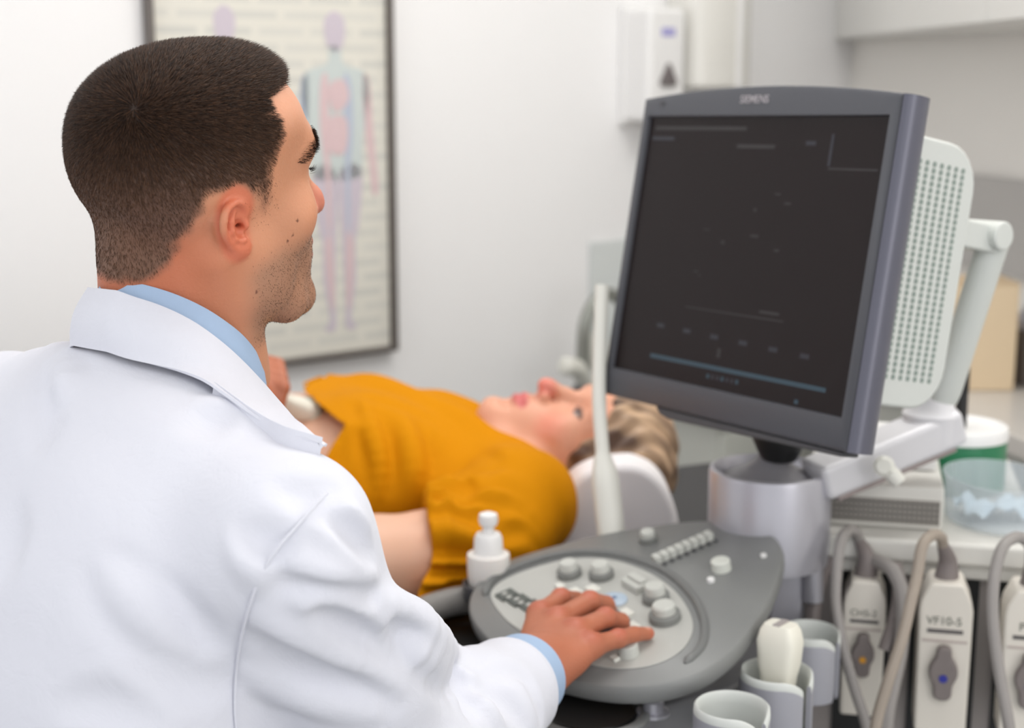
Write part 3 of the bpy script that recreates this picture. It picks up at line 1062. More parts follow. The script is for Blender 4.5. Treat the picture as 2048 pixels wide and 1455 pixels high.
mesh('barrel', [lathe([(.0070, 0), (.0078, .003), (.0078, .045), (.0072, .047)], mk, seg=20)], M_black, pen)
mesh('cap', [lathe([(.0082, .047), (.0082, .078), (.006, .082), (.001, .0825)], mk, seg=20)], mat('matte_black', (12, 12, 13), .6), pen)
tb = at_z(1990, 1040, ZS)
tub = thing('clear_tub', 'clear plastic tub of tissues on the machine shelf, in front of the green tin', 'tub', tb)
M_clear = mat('clear_plastic', (222, 230, 236), .15, spec=.5, alpha=.32)
tr_ = 132 / F * 1.74
mesh('shell', [lathe([(tr_ * .92, .001), (tr_ * .96, .004), (tr_, .053), (tr_ * 1.03, .055), (tr_ * 1.03, .057), (tr_ * .985, .057), (tr_ * .94, .006), (.001, .004)], tb, seg=56, sy=.8)], M_clear, tub, angle=50)
# crumpled tissue in the tub
gv = []
for i in range(26):
    row = []
    for j in range(26):
        x, y = (i / 25 - .5) * 1.2, (j / 25 - .5) * 1.0
        z = .010 + .007 * math.sin(7 * x + 3 * y) * math.cos(6 * y - 2 * x) + .004 * math.sin(19 * x - 9 * y)
        row.append(tb + np.array([x * tr_ * .95, y * tr_ * .8, .008 + max(z, 0)]))
    gv.append(row)
tis = thing('tissue', 'crumpled pale blue tissue lying inside the clear tub', 'tissue', tb + zz * .008)
mesh('sheet', [sheet(gv, .0012)], mat('blue_tissue', (196, 214, 226), .8), tis, angle=60)
# paper sheet pad next to the swivel
pd_ = at_z(1795, 905, ZS + .055)
pad = thing('white_box', 'small white box on the printer behind the monitor', 'box', (pm + sn * .10) * [1, 1, 0] + zz * (ZS + .054))
bq = at(1788, 868, 1.88); bq[2] = ZS + .054
mesh('body', [box(np.array([bq[0], bq[1], ZS + .054 + .022]), (.05, .035, .0215), (sd_, sn, zz))], M_white, pad, bevel=.002)
# gel bottle ------------------------------------------------------------------------------------
gd = 1.74
gb = at(977, 1172, gd)
gel = thing('gel_bottle', 'white gel bottle with nozzle cap standing in the holder beside the control panel', 'bottle', gb)
s = gd / F
mesh('body', [lathe([(36 * s, 0), (40 * s, 6 * s), (42 * s, 30 * s), (43 * s, 62 * s), (42 * s, 68 * s), (24 * s, 72 * s)], gb, seg=40)], mat('gel_bottle_white', (232, 228, 224), .3, sss=.1), gel)
mesh('cap', [lathe([(30 * s, 66 * s), (28 * s, 102 * s), (24 * s, 110 * s), (20 * s, 112 * s)], gb, seg=40)], M_white, gel)
mesh('nozzle', [lathe([(12 * s, 112 * s), (11 * s, 124 * s), (17 * s, 128 * s), (20 * s, 138 * s), (18 * s, 150 * s), (8 * s, 154 * s)], gb, seg=32)], M_white, gel)
mesh('bottle_holder', [lathe([(46 * s, -26 * s), (50 * s, -22 * s), (52 * s, 8 * s), (49 * s, 10 * s), (46 * s, 8 * s), (45 * s, -2 * s), (.001, -2 * s)], gb, seg=40),
                       box(gb + np.array([.05, .0, -18 * s]), (.055, .012, .006))], M_greyd, mach, angle=50)

# ------------------------------------------------------------------ implicit surfaces -> meshes
def surf(fn, lo, hi, h, B=14):
    lo = np.asarray(lo, float); hi = np.asarray(hi, float)
    nb = np.ceil((hi - lo) / (h * B)).astype(int)
    I = np.stack(np.meshgrid(*[np.arange(k) for k in nb], indexing='ij'), -1).reshape(-1, 3)
    d = fn(lo + (I + .5) * B * h)
    I = I[np.abs(d) < (B * h * .866 + 2 * h) * 1.35]
    n = B + 2
    ax = np.arange(-1, B + 1)
    loc = np.stack(np.meshgrid(ax, ax, ax, indexing='ij'), -1).reshape(-1, 3)
    dim = nb * B + 4
    cells, pos, quads = [], [], []
    offs = np.array([[(c >> 2) & 1, (c >> 1) & 1, c & 1] for c in range(8)])
    edges = [(a, b) for a in range(8) for b in range(a + 1, 8) if bin(a ^ b).count('1') == 1]

    def cid(g):
        g = g + 1
        return (g[..., 0] * dim[1] + g[..., 1]) * dim[2] + g[..., 2]
    for s in range(0, len(I), 96):
        b = I[s:s + 96] * B
        G = b[:, None, :] + loc[None]
        V = fn((lo + G * h).reshape(-1, 3)).reshape(len(b), n, n, n)
        m = n - 1
        C8 = np.stack([V[:, o[0]:o[0] + m, o[1]:o[1] + m, o[2]:o[2] + m] for o in offs], -1)
        neg = (C8 < 0).sum(-1)
        k, i, j, l = np.nonzero((neg > 0) & (neg < 8))
        if len(k) == 0:
            continue
        c8 = C8[k, i, j, l]
        acc = np.zeros((len(k), 3)); cnt = np.zeros(len(k))
        for a, e in edges:
            va, ve = c8[:, a], c8[:, e]
            x = (va < 0) != (ve < 0)
            t = np.where(x, va / np.where(x, va - ve, 1), 0)
            p = offs[a][None] + t[:, None] * (offs[e] - offs[a])[None]
            acc += p * x[:, None]; cnt += x
        g = b[k] + np.stack([i, j, l], -1) - 1
        cells.append(cid(g)); pos.append(lo + (g + acc / cnt[:, None]) * h)
        for axn in range(3):
            A = V[:, 1:n - 1, 1:n - 1, 1:n - 1]
            sl = [slice(1, n - 1)] * 3
            sl[axn] = slice(2, n)
            Bv = V[(slice(None), *sl)]
            k, i, j, l = np.nonzero((A < 0) != (Bv < 0))
            if len(k) == 0:
                continue
            g = b[k] + np.stack([i, j, l], -1)
            e1 = np.zeros(3, int); e2 = np.zeros(3, int)
            e1[(axn + 1) % 3] = 1; e2[(axn + 2) % 3] = 1
            q = np.stack([cid(g - e1 - e2), cid(g - e2), cid(g), cid(g - e1)], -1)
            fl = ~(A[k, i, j, l] < 0)
            q[fl] = q[fl][:, ::-1]
            quads.append(q)
    ids = np.concatenate(cells); P = np.concatenate(pos); Q = np.concatenate(quads)
    u, first = np.unique(ids, return_index=True)
    R_ = np.searchsorted(u, Q)
    ok = (R_ < len(u)).all(1)
    R_ = R_[ok]; Q = Q[ok]
    R_ = R_[(u[R_] == Q).all(1)]
    return P[first], R_


def quad_mesh(name, v, f, m, parent=None, cols=None, angle=None):
    me = bpy.data.meshes.new(name)
    f = np.asarray(f)
    k = f.shape[1]
    me.vertices.add(len(v)); me.vertices.foreach_set('co', np.asarray(v, np.float32).ravel())
    me.loops.add(f.size); me.loops.foreach_set('vertex_index', f.astype(np.int32).ravel())
    me.polygons.add(len(f))
    me.polygons.foreach_set('loop_start', np.arange(0, f.size, k, dtype=np.int32))
    me.polygons.foreach_set('loop_total', np.full(len(f), k, np.int32))
    me.update(calc_edges=True)
    me.validate()
    if cols is not None:
        at_ = me.color_attributes.new('tint', 'FLOAT_COLOR', 'POINT')
        c4 = np.ones((len(v), 4), np.float32); c4[:, :3] = cols
        at_.data.foreach_set('color', c4.ravel())
    me.materials.append(m)
    finish(me, True, angle)
    return link(name, me, parent)


def smin(a, b, k):
    h = np.clip(.5 + .5 * (b - a) / k, 0, 1)
    return b + (a - b) * h - k * h * (1 - h)


def smax(a, b, k):
    return -smin(-a, -b, k)


def sell(P, c, r, M=None):
    q = P - np.asarray(c)
    if M is not None: q = q @ np.asarray(M).T
    r = np.asarray(r, float)
    k0 = np.linalg.norm(q / r, axis=1)
    k1 = np.linalg.norm(q / r ** 2, axis=1)
    return k0 * (k0 - 1) / (k1 + 1e-9)


def scap(P, a, b, ra, rb):
    a = np.asarray(a, float); b = np.asarray(b, float)
    ab = b - a
    t = np.clip((P - a) @ ab / (ab @ ab + 1e-12), 0, 1)
    return np.linalg.norm(P - a - t[:, None] * ab, axis=1) - (ra + (rb - ra) * t)


def ssph(P, c, r):
    return np.linalg.norm(P - np.asarray(c), axis=1) - r


def schain(P, pts, rad, k=.01):
    d = None
    for i in range(len(pts) - 1):
        e = scap(P, pts[i], pts[i + 1], rad[i], rad[i + 1])
        d = e if d is None else smin(d, e, k)
    return d


def gated(P, c, R, fn):
    """evaluate fn only within R of c; elsewhere a safe positive distance"""
    db = np.linalg.norm(P - np.asarray(c), axis=1) - R
    o = np.maximum(db, 0) + .03
    m = db < 0
    if m.any():
        o[m] = fn(P[m])
    return o


def nz(P, s, seed=0):
    """cheap smooth pseudo-noise from a few rotated sines, about -1..1"""
    r_ = np.random.default_rng(seed)
    o = np.zeros(len(P))
    for i in range(5):
        d = r_.normal(size=3); d /= np.linalg.norm(d)
        o += np.sin(P @ d * s * r_.uniform(.7, 1.5) + r_.uniform(0, 6))
    return o / 3.


# ------------------------------------------------------------------ a head in its own frame (right, front, up), metres
EARH = [(.004, .002), (.011, .012), (.008, .026), (-.002, .034), (-.013, .033), (-.021, .024), (-.024, .010), (-.022, -.003), (-.016, -.015), (-.007, -.026)]


def ear_sdf(E, k=1.):
    """E: points in ear axes (front, up, out); origin at the canal"""
    hp = []
    for i, (x, y) in enumerate(EARH):
        z = [.002, .006, .010, .013, .0155, .017, .0165, .014, .0105, .007][i]
        hp.append((x, y, z))
    rad = [.0028, .0033, .0036, .0039, .0041, .0042, .0040, .0036, .0034, .0046]
    p = smooth_path(hp, 3)
    rr = np.interp(np.linspace(0, 1, len(p)), np.linspace(0, 1, len(rad)), rad)
    helix = schain(E, p, rr, .002)
    # back wall of the pinna: a shallow dish
    dish = sell(E, (-.006, .004, .004), (.0185, .030, .0060), None)
    dish = np.abs(dish + .001) - .0022
    wall = sell(E, (-.008, .006, .002), (.017, .027, .010))
    d = smin(helix, wall, .005)
    # lobe
    lobe = sell(E, (-.001, -.0265, .0055), (.0090, .0105, .0048))
    d = smin(d, lobe, .006)
    # antihelix ridge
    ah = schain(E, [(-.004, .022, .011), (-.0115, .014, .0125), (-.0135, .003, .013), (-.0105, -.009, .0115), (-.002, -.016, .0095)], [.0026, .0032, .0034, .0034, .003], .003)
    d = smin(d, ah, .004)
    # scooped fossa between the rims and the concha bowl
    d = smax(d, -schain(E, [(-.001, .0275, .0165), (-.012, .0255, .0190), (-.0180, .014, .0200), (-.018, .002, .0185)], [.0034, .0032, .0030, .0024], .002), .0025)
    d = smax(d, -sell(E, (-.002, .000, .013), (.0085, .0130, .0125)), .003)
    d = smax(d, -sell(E, (.000, .015, .014), (.0060, .0065, .0060)), .003)
    # tragus and the notch under it
    tr_ = sell(E, (.0085, -.001, .0050), (.0040, .0070, .0048))
    d = smin(d, tr_, .003)
    atr = sell(E, (-.001, -.0165, .0085), (.0055, .0032, .0038))
    d = smin(d, atr, .003)
    return d


def head_sdf(L, female=False, ears=True, jaw=1.):
    """L: points in head axes"""
    A = np.abs(L[:, 0])
    S = np.stack([A, L[:, 1], L[:, 2]], -1)
    cr = sell(L, (0, -.004, .050), (.0750, .094, .085))
    oc = sell(L, (0, -.046, .058), (.062, .056, .060))
    d = smin(cr, oc, .03)
    fh = sell(L, (0, .034, .054), (.060, .059, .052))
    d = smin(d, fh, .03)
    side = sell(S, (.030, -.010, .044), (.0450, .080, .066))
    d = smin(d, side, .025)
    # face block
    fc = sell(L, (0, .036, -.022), (.0620, .057, .076))
    d = smin(d, fc, .025)
    ck = sell(S, (.042, .056, -.012), (.024, .024, .024))
    d = smin(d, ck, .02)
    # jaw
    ja = schain(S, [(.057, -.008, -.030), (.0535 * jaw, .000, -.066), (.030, .054, -.095), (.012, .078, -.100)], [.014, .0150, .0160, .0155], .012)
    d = smin(d, ja, .028)
    ms = sell(S, (.052, .018, -.045), (.015, .026, .038))
    d = smin(d, ms, .018)
    chn = sell(L, (0, .077, -.098), (.025, .0190, .0180))
    d = smin(d, chn, .018)
    # muzzle
    mz_ = sell(L, (0, .070, -.056), (.034, .028, .034))
    d = smin(d, mz_, .02)
    # brow
    br = schain(S, [(.004, .090, .040), (.022, .090, .044), (.040, .078, .041), (.050, .062, .034)], [.0080, .0080, .0075, .007], .01)
    d = smin(d, br, .018)
    # sockets
    so = sell(S, (.033, .100, .017), (.021, .0175, .0125))
    d = smax(d, -so, .012)
    # eyeballs + lids
    eye = ssph(S, (.0320, .0735, .0165), .0128)
    lid = ssph(S, (.0320, .0730, .0165), .0146)
    # the slit: carve the lids away in front between two sloping planes
    slit = np.maximum(np.maximum((S[:, 2] - .0195), -(S[:, 2] - .0118)), -(S[:, 1] - .0775))
    slit = np.maximum(slit, np.abs(S[:, 0] - .0320) - .0125)
    lid = smax(lid, -slit, .002)
    d = smin(d, lid, .004)
    d = np.minimum(d, eye)
    # nose
    no = schain(L, [(0, .090, .026), (0, .099, .006), (0, .1125, -.018), (0, .1155, -.0245)], [.0085, .0085, .0098, .0100], .008)
    d = smin(d, no, .012)
    al = sell(S, (.0125, .1000, -.0265), (.0068, .0105, .0075))
    d = smin(d, al, .006)
    d = smax(d, -sell(S, (.0062, .1050, -.0355), (.0038, .0065, .0045)), .003)
    # lips
    ul = schain(S, [(0, .0985, -.0535), (.010, .0960, -.0535), (.024, .082, -.0585)], [.0060, .0060, .0025], .004)
    ll = schain(S, [(0, .0965, -.0655), (.010, .0940, -.0650), (.023, .081, -.0600)], [.0066, .0064, .0025], .004)
    d = smin(d, smin(ul, ll, .0022), .006)
    d = smax(d, -schain(S, [(0, .1055, -.0598), (.012, .1015, -.0596), (.025, .087, -.0592)], [.0016, .0016, .001], .002), .003)
    d = smax(d, -sell(L, (0, .0990, -.0800), (.020, .010, .0070)), .010)
    # temples slightly hollow
    d = smax(d, -sell(S, (.086, .062, .030), (.017, .026, .026)), .03)
    if ears:
        ca, sa = math.cos(math.radians(2)), math.sin(math.radians(2))
        tl = math.radians(9)
        q = S - np.array([.0700, -.016, -.002])
        x = q[:, 1] * math.cos(tl) + q[:, 2] * math.sin(tl)      # ear front axis, top leaning back
        y = -q[:, 1] * math.sin(tl) + q[:, 2] * math.cos(tl)
        z = q[:, 0]
        xf = x * ca - z * sa
        zo = x * sa + z * ca
        E = np.stack([xf, y * 1.22, zo], -1) / .82

        def e_(p):
            return ear_sdf(p) * .72
        ed = gated(E, (-.006, .003, .008), .055, e_)
        d = smin(d, ed, .005)
        d = smax(d, -scap(E, (.001, -.001, .012), (.004, -.0005, -.006), .0036, .0030), .002)
    return d


def head_axes(yaw, pitch, roll):
    cy, sy = math.cos(yaw), math.sin(yaw)
    fw_ = np.array([cy, sy, 0]); rt = np.array([sy, -cy, 0]); up = np.array([0, 0, 1.])
    fw_, up = fw_ * math.cos(pitch) + up * math.sin(pitch), up * math.cos(pitch) - fw_ * math.sin(pitch)
    rt, up = rt * math.cos(roll) - up * math.sin(roll), up * math.cos(roll) + rt * math.sin(roll)
    return np.array([rt, fw_, up])

# ------------------------------------------------------------------ the doctor
DH = np.array([-.2470, 1.200, 1.2465])
DS = .94
DM = head_axes(math.radians(44), math.radians(8.8), math.radians(6.6))


def d_loc(P):
    return ((P - DH) @ DM.T) / DS


def d_world(L):
    return DH + (np.asarray(L, float) * DS) @ DM


NECK_B = at(385, 740, 1.225)
PN_ = PN


def neck_sdf(P):
    a = d_world((0, -.022, -.035))
    n = scap(P, a, NECK_B, .055, .058)
    nape = scap(P, d_world((0, -.050, -.02)), NECK_B + np.array([-.02, -.025, .0]), .044, .046)
    n = smin(n, nape, .02)
    # the muscle that runs from behind the ear to the collar bone
    st = scap(P, d_world((.060, -.030, -.030)), NECK_B + np.array([.045, .02, -.01]), .012, .011)
    return smin(n, st, .02)


# right hand on the panel ----------------------------------------------
HJ = {'w': (1070, 1336, .037)}
FING = [   # mcp, pip, dip, tip: (px, py, height over the panel)
    [(1080, 1230, .040), (1122, 1196, .040), (1152, 1199, .022), (1160, 1214, .008)],
    [(1114, 1242, .044), (1180, 1202, .042), (1212, 1208, .024), (1222, 1224, .009)],
    [(1150, 1264, .042), (1212, 1234, .038), (1242, 1242, .021), (1248, 1256, .009)],
    [(1182, 1292, .034), (1236, 1276, .027), (1268, 1268, .019), (1296, 1266, .010)]]
FR = [(.0118, .0100, .0088, .0076), (.0120, .0102, .0090, .0078), (.0116, .0097, .0086, .0074), (.0108, .0088, .0079, .0068)]
wr = pp(*HJ['w'])
EL = at(800, 1545, 1.21)
fdir = norm(wr - EL)


def hand_sdf(P):
    d = None
    m = [pp(*f[0]) for f in FING]
    for i, fgr in enumerate(FING):
        j = [pp(*q) for q in fgr]
        # metacarpal, then the finger; neighbours stay apart past the knuckle
        mc = scap(P, wr + (m[i] - m[1]) * .30, j[0], .0170, FR[i][0] + .0020)
        d = mc if d is None else smin(d, mc, .012)
    palm = scap(P, wr * .45 + m[1] * .55 - PN_ * .006, wr * .45 + m[3] * .55 - PN_ * .006, .0165, .0150)
    d = smin(d, palm, .014)
    fs = None
    for i, fgr in enumerate(FING):
        j = [pp(*q) for q in fgr]
        fd = schain(P, j, FR[i], .003)
        # knuckle
        fd = smin(fd, ssph(P, j[1], FR[i][1] * 1.06), .004)
        fs = fd if fs is None else smin(fs, fd, .0012)
    d = smin(d, fs, .007)
    # knuckle heads on the back of the hand
    for q in m:
        d = smin(d, ssph(P, q + PN_ * .0035, .0088), .008)
    # thumb, from the side of the palm on the far side
    b0 = wr * .62 + m[0] * .38
    th = [b0 + (m[0] - m[3]) * .02, pp(1078, 1262, .018), pp(1112, 1240, .013), pp(1146, 1232, .009)]
    d = smin(d, schain(P, th, (.0150, .0120, .0100, .0085), .006), .009)
    # wrist and forearm
    fa = schain(P, [EL + fdir * .02, EL * .45 + wr * .55, wr], (.040, .0325, .0300), .02)
    d = smin(d, fa, .018)
    return d


# left hand holding the probe on the belly
LH = at(508, 752, 1.93)
LW = LH + np.array([-.075, -.06, .022])
SR = at(560, 1082, 1.06)
SL = at(20, 800, 1.32)
EL2 = at(150, 1010, 1.55)


def lhand_sdf(P):
    d = schain(P, [EL2, LW, LH + np.array([-.03, -.02, .005])], (.045, .030, .026), .02)
    d = smin(d, sell(P, LH + np.array([-.012, -.005, -.002]), (.036, .034, .028)), .015)
    for k in range(4):
        a = LH + np.array([.002 + .004 * k, .018 - .013 * k, .018 - .007 * k])
        d = smin(d, schain(P, [a, a + np.array([.026, -.004, -.006]), a + np.array([.020, -.010, -.032])], (.0105, .0098, .0085), .003), .004)
    th = schain(P, [LH + np.array([-.02, -.03, .01]), LH + np.array([.012, -.040, -.004]), LH + np.array([.030, -.030, -.022])], (.013, .011, .009), .004)
    return smin(d, th, .006)


def doc_head(P):
    d = head_sdf(d_loc(P)) * DS
    return smin(d, neck_sdf(P), .016)


doctor = thing('person', 'man with cropped dark hair in a white lab coat working the ultrasound console', 'person', (-.35, 1.15, 0))

# skin -------------------------------------------------------------------
M_skin = mat('skin', (205, 140, 108), .48, spec=.4, sss=.12)


def tinted(m, bump=None):
    nt = m.node_tree
    a = nt.nodes.new('ShaderNodeAttribute')
    a.attribute_name = 'tint'
    nt.links.new(a.outputs['Color'], nt.nodes['Principled BSDF'].inputs['Base Color'])
    if bump:
        tc = nt.nodes.new('ShaderNodeTexCoord')
        n = nt.nodes.new('ShaderNodeTexNoise')
        n.inputs['Scale'].default_value = bump[0]
        n.inputs['Detail'].default_value = 4
        nt.links.new(tc.outputs['Object'], n.inputs['Vector'])
        bp = nt.nodes.new('ShaderNodeBump')
        bp.inputs['Strength'].default_value = bump[1]
        bp.inputs['Distance'].default_value = .0015
        nt.links.new(n.outputs['Fac'], bp.inputs['Height'])
        nt.links.new(bp.outputs['Normal'], nt.nodes['Principled BSDF'].inputs['Normal'])


tinted(M_skin, (420, .25))
HAIR_POLY = np.array([(.12, .097), (.056, .0975), (.030, .091), (.036, .081), (.043, .065), (.036, .053), (.027, .039), (.024, .019), (.021, .006), (.013, -.004), (.006, .000), (.002, .012),
                      (-.020, .028), (-.039, .026), (-.045, .010), (-.050, -.004), (-.055, -.010), (-.061, -.028), (-.080, -.044), (-.25, -.047), (-.25, .4), (.12, .4)])


def poly_sd(q, poly):
    """signed distance in the (front, up) plane, positive inside"""
    x, y = q[:, 0], q[:, 1]
    ins = np.zeros(len(q), bool)
    dm = np.full(len(q), 9.)
    n = len(poly)
    for i in range(n):
        a, b = poly[i], poly[(i + 1) % n]
        c = ((a[1] > y) != (b[1] > y)) & (x < (b[0] - a[0]) * (y - a[1]) / (b[1] - a[1] + 1e-12) + a[0])
        ins ^= c
        ab = b - a
        t = np.clip(((q - a) @ ab) / (ab @ ab), 0, 1)
        dm = np.minimum(dm, np.linalg.norm(q - a - t[:, None] * ab, axis=1))
    return np.where(ins, dm, -dm)


def sstep(a, b, x):
    t = np.clip((x - a) / (b - a), 0, 1)
    return t * t * (3 - 2 * t)


def hair_mask(L):
    q = L[:, 1:3] + .0022 * np.stack([nz(L, 300, 1), nz(L, 300, 2)], -1)
    s = poly_sd(q, HAIR_POLY)
    return s


def is_ear(L):
    A = np.abs(L[:, 0])
    S = np.stack([A, L[:, 1], L[:, 2]], -1)
    r = np.linalg.norm((S - np.array([.080, -.018, .001])) / np.array([.016, .022, .036]), axis=1)
    return sstep(1.1, .8, r)


def face_tint(L):
    A = np.abs(L[:, 0])
    S = np.stack([A, L[:, 1], L[:, 2]], -1)
    base = np.array(lin((201, 141, 108)))
    c = np.tile(base, (len(L), 1)) * (1 + .06 * nz(L, 90, 4))[:, None]

    def mixc(c, rgb, w):
        w = np.clip(w, 0, 1)[:, None]
        return c * (1 - w) + np.array(lin(rgb)) * w
    # redder neck, ears, nose and cheeks
    c = mixc(c, (182, 102, 70), sstep(.02, -.075, L[:, 1]) * sstep(.03, -.02, L[:, 2]) * .9)
    c = mixc(c, (208, 112, 82), is_ear(L) * .8)
    c = mixc(c, (206, 122, 104), sstep(.026, .010, np.linalg.norm(L - np.array([0, .112, -.022]), axis=1)) * .8)
    c = mixc(c, (208, 128, 104), sstep(.03, .0, np.linalg.norm(S - np.array([.045, .07, -.02]), axis=1)) * .4)
    c = mixc(c, (218, 158, 128), sstep(.055, .085, L[:, 2]) * sstep(.02, .05, L[:, 1]) * .6)
    # shadow of a beard
    bd = sstep(-.022, -.045, L[:, 2] + .25 * (.03 - L[:, 1]) * (L[:, 1] < .03)) * sstep(-.022, .006, L[:, 1]) * sstep(-.125, -.105, L[:, 2])
    c = mixc(c, (148, 112, 90), bd * .72)
    # lips
    lp = sstep(1.25, .75, np.linalg.norm((S - np.array([0, .096, -.0595])) / np.array([.026, .014, .0125]), axis=1))
    c = mixc(c, (186, 104, 92), lp * .8)
    # eye: white, iris, pupil
    ed = np.linalg.norm(S - np.array([.0320, .0735, .0165]), axis=1)
    ew = (ed < .01325) & (S[:, 1] > .0775) & (np.abs(S[:, 2] - .0157) < .0042)
    c[ew] = lin((222, 214, 208))
    ir = ew & (np.hypot(S[:, 0] - .0320, S[:, 2] - .0160) < .0056)
    c[ir] = lin((70, 46, 32))
    # scalp under the hair
    s = hair_mask(L)
    fdw = np.where((L[:, 1] > .0) & (L[:, 2] < .085), .022, .012)
    hm = sstep(-.002, 1, s / fdw) ** .8 * (1 - is_ear(L))
    dens = sstep(-.03, .115, L[:, 2])
    sc = np.array(lin((112, 80, 63)))[None] * (1 - dens[:, None]) + np.array(lin((50, 36, 29)))[None] * dens[:, None]
    c = c * (1 - hm[:, None]) + sc * hm[:, None]
    # moles
    for q in MOLES:
        w = sstep(.0016, .0008, np.linalg.norm(L - q, axis=1))
        c = mixc(c, (96, 54, 40), w)
    return np.clip(c, 0, 1)


def trace(fn, px, py, d0=.6, off=0., it=60):
    """first point where the ray of a photo pixel meets a surface"""
    v = norm(FW + (px - W / 2) / F * RT + (H / 2 - py) / F * UP)
    t = d0
    best = (9., d0)
    for _ in range(it):
        d = float(fn((EYE + t * v)[None])[0] - off)
        if abs(d) < best[0]:
            best = (abs(d), t)
        t += .8 * d
        if t > 2.6:
            break
    return EYE + best[1] * v


MOLES = np.array([d_loc(trace(doc_head, x, y)[None])[0] for x, y in ((513, 583), (575, 482), (595, 441), (586, 470))])
MOLES[0] *= 1.
hv, hf = surf(doc_head, DH - .17 - np.array([0, 0, .12]), DH + .17, .0016)
hl = d_loc(hv)
hc = face_tint(hl)


def doc_hands(P):
    a = gated(P, (EL + wr) / 2 + np.array([.06, .05, 0]), .29, hand_sdf)
    b = gated(P, (EL2 + LH) / 2, .32, lhand_sdf)
    return np.minimum(a, b)


av, af = surf(doc_hands, np.minimum(np.minimum(EL, wr), np.minimum(LH, EL2)) - .12, np.maximum(np.maximum(EL, pp(1300, 1260)), LH) + .12, .0022)
hb_ = np.array(lin((178, 108, 80)))
ac = np.tile(hb_, (len(av), 1)) * (1 + .05 * nz(av, 120, 3))[:, None]


def tint_near(c, v, q, r, rgb, w=1.):
    k = np.clip(sstep(r, r * .4, np.linalg.norm(v - q, axis=1)) * w, 0, 1)[:, None]
    return c * (1 - k) + np.array(lin(rgb)) * k


for i, fgr in enumerate(FING):
    j = [pp(*q) for q in fgr]
    ac = tint_near(ac, av, j[0] + PN_ * .01, .016, (184, 98, 78), .5)
    ac = tint_near(ac, av, j[1] + PN_ * .006, .013, (190, 100, 80), .6)
    ac = tint_near(ac, av, j[3], .011, (196, 106, 82), .6)
    # nail
    nd = norm(j[3] - j[2])
    ac = tint_near(ac, av, j[3] - nd * .001 + PN_ * .0068, .0058, (212, 158, 138), .9)
allv = np.concatenate([hv, av]); allf = np.concatenate([hf, af + len(hv)])
quad_mesh('body', allv, allf, M_skin, doctor, np.concatenate([hc, np.clip(ac, 0, 1)]))


# hair -------------------------------------------------------------------
def normals(v, f):
    n = np.zeros_like(v)
    a = np.cross(v[f[:, 2]] - v[f[:, 0]], v[f[:, 3]] - v[f[:, 1]])
    for k in range(4):
        np.add.at(n, f[:, k], a)
    return n / (np.linalg.norm(n, axis=1)[:, None] + 1e-12)


def sample(v, f, w, n):
    """n random points on quads, chosen by weight times area"""
    ar = np.linalg.norm(np.cross(v[f[:, 2]] - v[f[:, 0]], v[f[:, 3]] - v[f[:, 1]]), axis=1) * w
    k = rng.choice(len(f), n, p=ar / ar.sum())
    a, b = rng.random((2, n, 1))
    q = v[f[k]]
    return (q[:, 0] * (1 - a) + q[:, 1] * a) * (1 - b) + (q[:, 3] * (1 - a) + q[:, 2] * a) * b, k


def strands(p, d0, d1, ln, w, cols):
    """tapering three-sided hairs: root, middle and tip"""
    n = len(p)
    x = np.cross(d0, rng.normal(size=(n, 3)))
    x /= np.linalg.norm(x, axis=1)[:, None]
    y = np.cross(d0, x)
    v = np.zeros((n, 7, 3))
    mid = p + d0 * (ln * .55)[:, None]
    tip = mid + d1 * (ln * .45)[:, None]
    for k in range(3):
        a = 2 * math.pi * k / 3
        o = (x * math.cos(a) + y * math.sin(a)) * w[:, None]
        v[:, k] = p + o
        v[:, 3 + k] = mid + o * .8
    v[:, 6] = tip
    f = []
    for k in range(3):
        a, b = k, (k + 1) % 3
        f += [(a, b, b + 3), (a, b + 3, a + 3), (a + 3, b + 3, 6)]
    f = (np.arange(n)[:, None, None] * 7 + np.array(f)[None]).reshape(-1, 3)
    return v.reshape(-1, 3), f, np.repeat(cols, 7, 0)


hn = normals(hv, hf)
fc_ = hv[hf].mean(1)
fl_ = d_loc(fc_)
s_h = hair_mask(fl_)
wt = sstep(-.003, 1, s_h / np.where((fl_[:, 1] > 0) & (fl_[:, 2] < .085), .020, np.where(fl_[:, 2] > .085, .006, .014))) * (.40 + .55 * sstep(.0, .07, fl_[:, 2])) * (is_ear(fl_) < .3) * (fl_[:, 2] > -.06)
NH = 95000
hp_, hk = sample(hv, hf, wt, NH)
nn = hn[hf[hk]].mean(1); nn /= np.linalg.norm(nn, axis=1)[:, None]
L_h = d_loc(hp_)
whorl = d_world((.040, -.077, .101))
t_ = hp_ - whorl
t_ -= nn * (t_ * nn).sum(1)[:, None]
dist_w = np.linalg.norm(t_, axis=1)
t_ /= dist_w[:, None] + 1e-9
sw = np.cross(nn, t_)
t_ = t_ + sw * (.5 * np.exp(-dist_w / .02))[:, None]
# towards the sides and the nape the hair lies downwards
dn = -DM[2] + .35 * DM[1]
dn = dn - nn * (nn @ dn)[:, None]
k_d = sstep(.07, .0, L_h[:, 2])[:, None] * .8
t_ = t_ * (1 - k_d) + dn * k_d
t_ /= np.linalg.norm(t_, axis=1)[:, None]
top = sstep(.055, .115, L_h[:, 2])
front = sstep(.0, .06, L_h[:, 1]) * top
ln = .0038 + .0058 * sstep(.02, .105, L_h[:, 2]) + .0026 * front
ln *= rng.uniform(.8, 1.12, NH) * (.45 + .55 * sstep(.0, .012, hair_mask(L_h)) + .4 * front)
lift = .20 + .42 * top + .55 * front
d0 = nn * lift[:, None] + t_ * .8 + rng.normal(size=(NH, 3)) * .10
d0 /= np.linalg.norm(d0, axis=1)[:, None]
d1 = nn * (lift * .7)[:, None] + t_ + rng.normal(size=(NH, 3)) * .11
d1 /= np.linalg.norm(d1, axis=1)[:, None]
